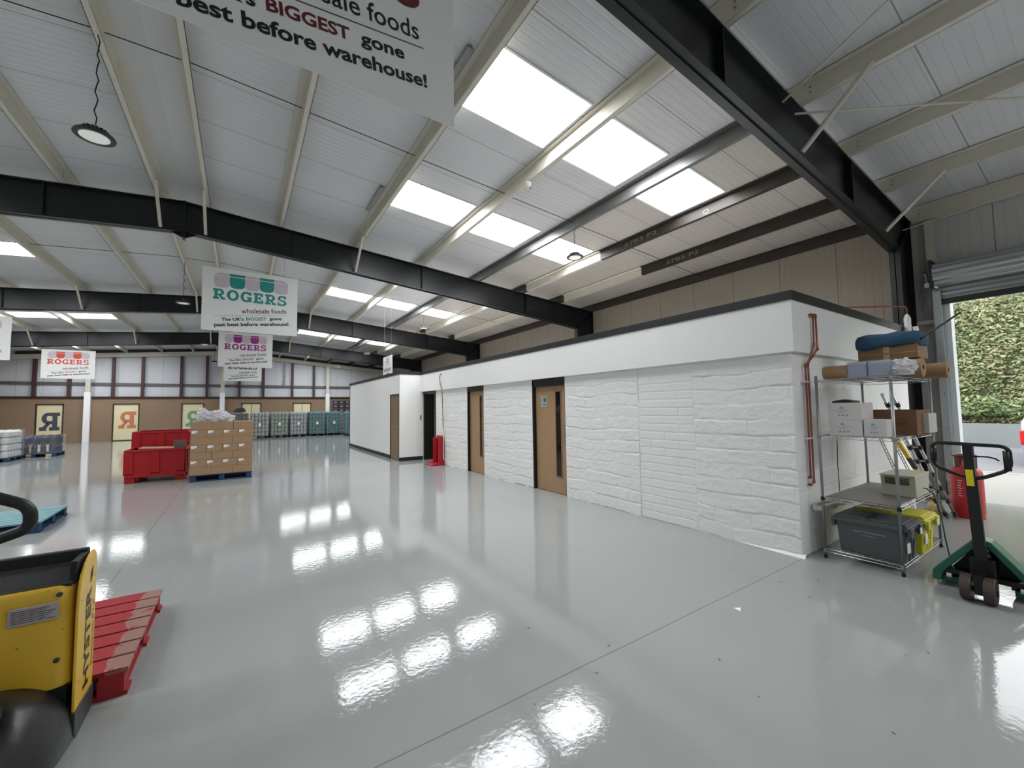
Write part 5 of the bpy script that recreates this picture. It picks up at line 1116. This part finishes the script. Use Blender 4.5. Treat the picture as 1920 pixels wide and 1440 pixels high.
for cyv, l in ((2.3, 'bright green leafy shrub above the low yard wall, right of view'), (3.6, 'lighter green low shrub above the yard wall, next to the door jamb')):
    t = thing('leafy_shrub', l, 'shrub', (22.7, cyv, .7), 'green shrubs above the yard wall')
    mb = MB(); leaves(mb, 700, fshrub(cyv), .1, .22, 0); mb.build('leaves', leafmat('fresh_green_leaves', [(52, 70, 40), (98, 118, 72), (160, 174, 118)], 2.0), t)
    mb = MB(); [mb.tube([(22.7, cyv+.1*k, .6), (22.65+.08*k, cyv+.25*k, 1.5)], .015, 5) for k in range(-3, 4)]; mb.build('stems', mat('bark', (84, 66, 48), .9), t)
# parked car at the right edge
t = thing('parked_car', 'silver car with red tail light parked in the yard at the right edge', 'car', (18, .62, 0))
pb = [(15.8, .32), (15.75, .5), (15.82, .92), (16.1, 1.05), (16.45, 1.42), (17.1, 1.5), (18.1, 1.46), (18.9, 1.04), (19.7, .92), (20.0, .7), (20.0, .32)]
mb = MB(); wv = .86; cyc = .66
def ring_(y, k, top): return [(x+(k if x < 17 else -k), y, (z if z < 1.1 else 1.1+(z-1.1)*top)) for x, z in pb]
rg = [ring_(cyc-wv, .06, .94), ring_(cyc-wv+.1, 0, 1), ring_(cyc+wv-.1, 0, 1), ring_(cyc+wv, .06, .94)]
for r in rg:
    for i, (x, y, z) in enumerate(r):
        if z > 1.1: r[i] = (x, cyc+(y-cyc)*.82, z)
n = len(pb); mb.add([q for r in rg for q in r], [tuple(range(n-1, -1, -1)), tuple(3*n+i for i in range(n))]+[(j*n+i, j*n+(i+1) % n, (j+1)*n+(i+1) % n, (j+1)*n+i) for j in range(3) for i in range(n)])
mb.build('body', mat('silver_car_paint', (176, 178, 182), .25, .5, coat=.5), t, bevel=.04)
for x in (16.55, 19.2):
    for y in (cyc-wv+.0, cyc+wv-.2): MB().lathe([(.12, 0), (.3, 0), (.32, .03), (.32, .17), (.3, .2), (.12, .2)], (x, y, .3), 28, 'Y').build('wheel', M_black, t)
for s in (-1, 1): MB().box(15.74, 15.95, cyc+s*.8-.06, cyc+s*.8+.07, .5, .85).build('tail_light', mat('red_lens', (206, 24, 30), .2), t, bevel=.03)
MB().prism([(16.13, 1.07), (16.44, 1.38), (16.5, 1.38), (16.2, 1.05)], 'Y', cyc-.6, cyc+.6).build('rear_window', mat('dark_glass', (22, 24, 22)), t)
MB().box(15.7, 15.9, cyc-.8, cyc+.8, .34, .54).build('bumper', mat('grey_bumper', (150, 152, 156), .4), t, bevel=.04)
# ================================================================ scraps on the floor
rn = random.Random(5); mb = MB()
for x, y in [(4.0, 1.75), (3.85, 1.45), (3.2, 1.85), (3.55, 1.6), (2.6, 1.55), (3.0, 1.2), (4.3, 1.7), (4.45, 1.55), (2.1, 1.9), (1.85, 1.75), (3.4, .9), (2.7, .8), (4.6, 1.3), (2.3, 1.2), (2.9, 2.3), (1.7, 2.4), (4.2, 1.1), (3.7, .7), (1.25, 1.75), (5.6, .6), (-1.3, 11.6), (-1.9, 11.8)]:
    x += rn.uniform(-.1, .1); y += rn.uniform(-.1, .1); a = rn.uniform(0, PI); L = rn.uniform(.004, .011)
    mb.xf(Matrix()) ; d = Vector((math.cos(a), math.sin(a), 0)); s = Vector((-d.y, d.x, 0)); c0 = Vector((x, y, .001))
    mb.add([c0-d*L-s*L*.3, c0+d*L-s*L*.2, c0+d*L*.8+s*L*.4+Vector((0, 0, .004)), c0-d*L+s*L*.3], [(0, 1, 2, 3)])
o = mb.build('floor_scraps', mat('dark_leaf_scrap', (40, 34, 28), .8)); tag(o, 'tiny dark leaf scraps scattered over the near floor', 'debris', kind='stuff')
o = MB().add([(3.22, 1.79, .002), (3.27, 1.76, .002), (3.2, 1.73, .003)], [(0, 1, 2)]).build('paper_scrap', M_label); tag(o, 'small white paper scrap on the floor right of the joint', 'paper scrap')
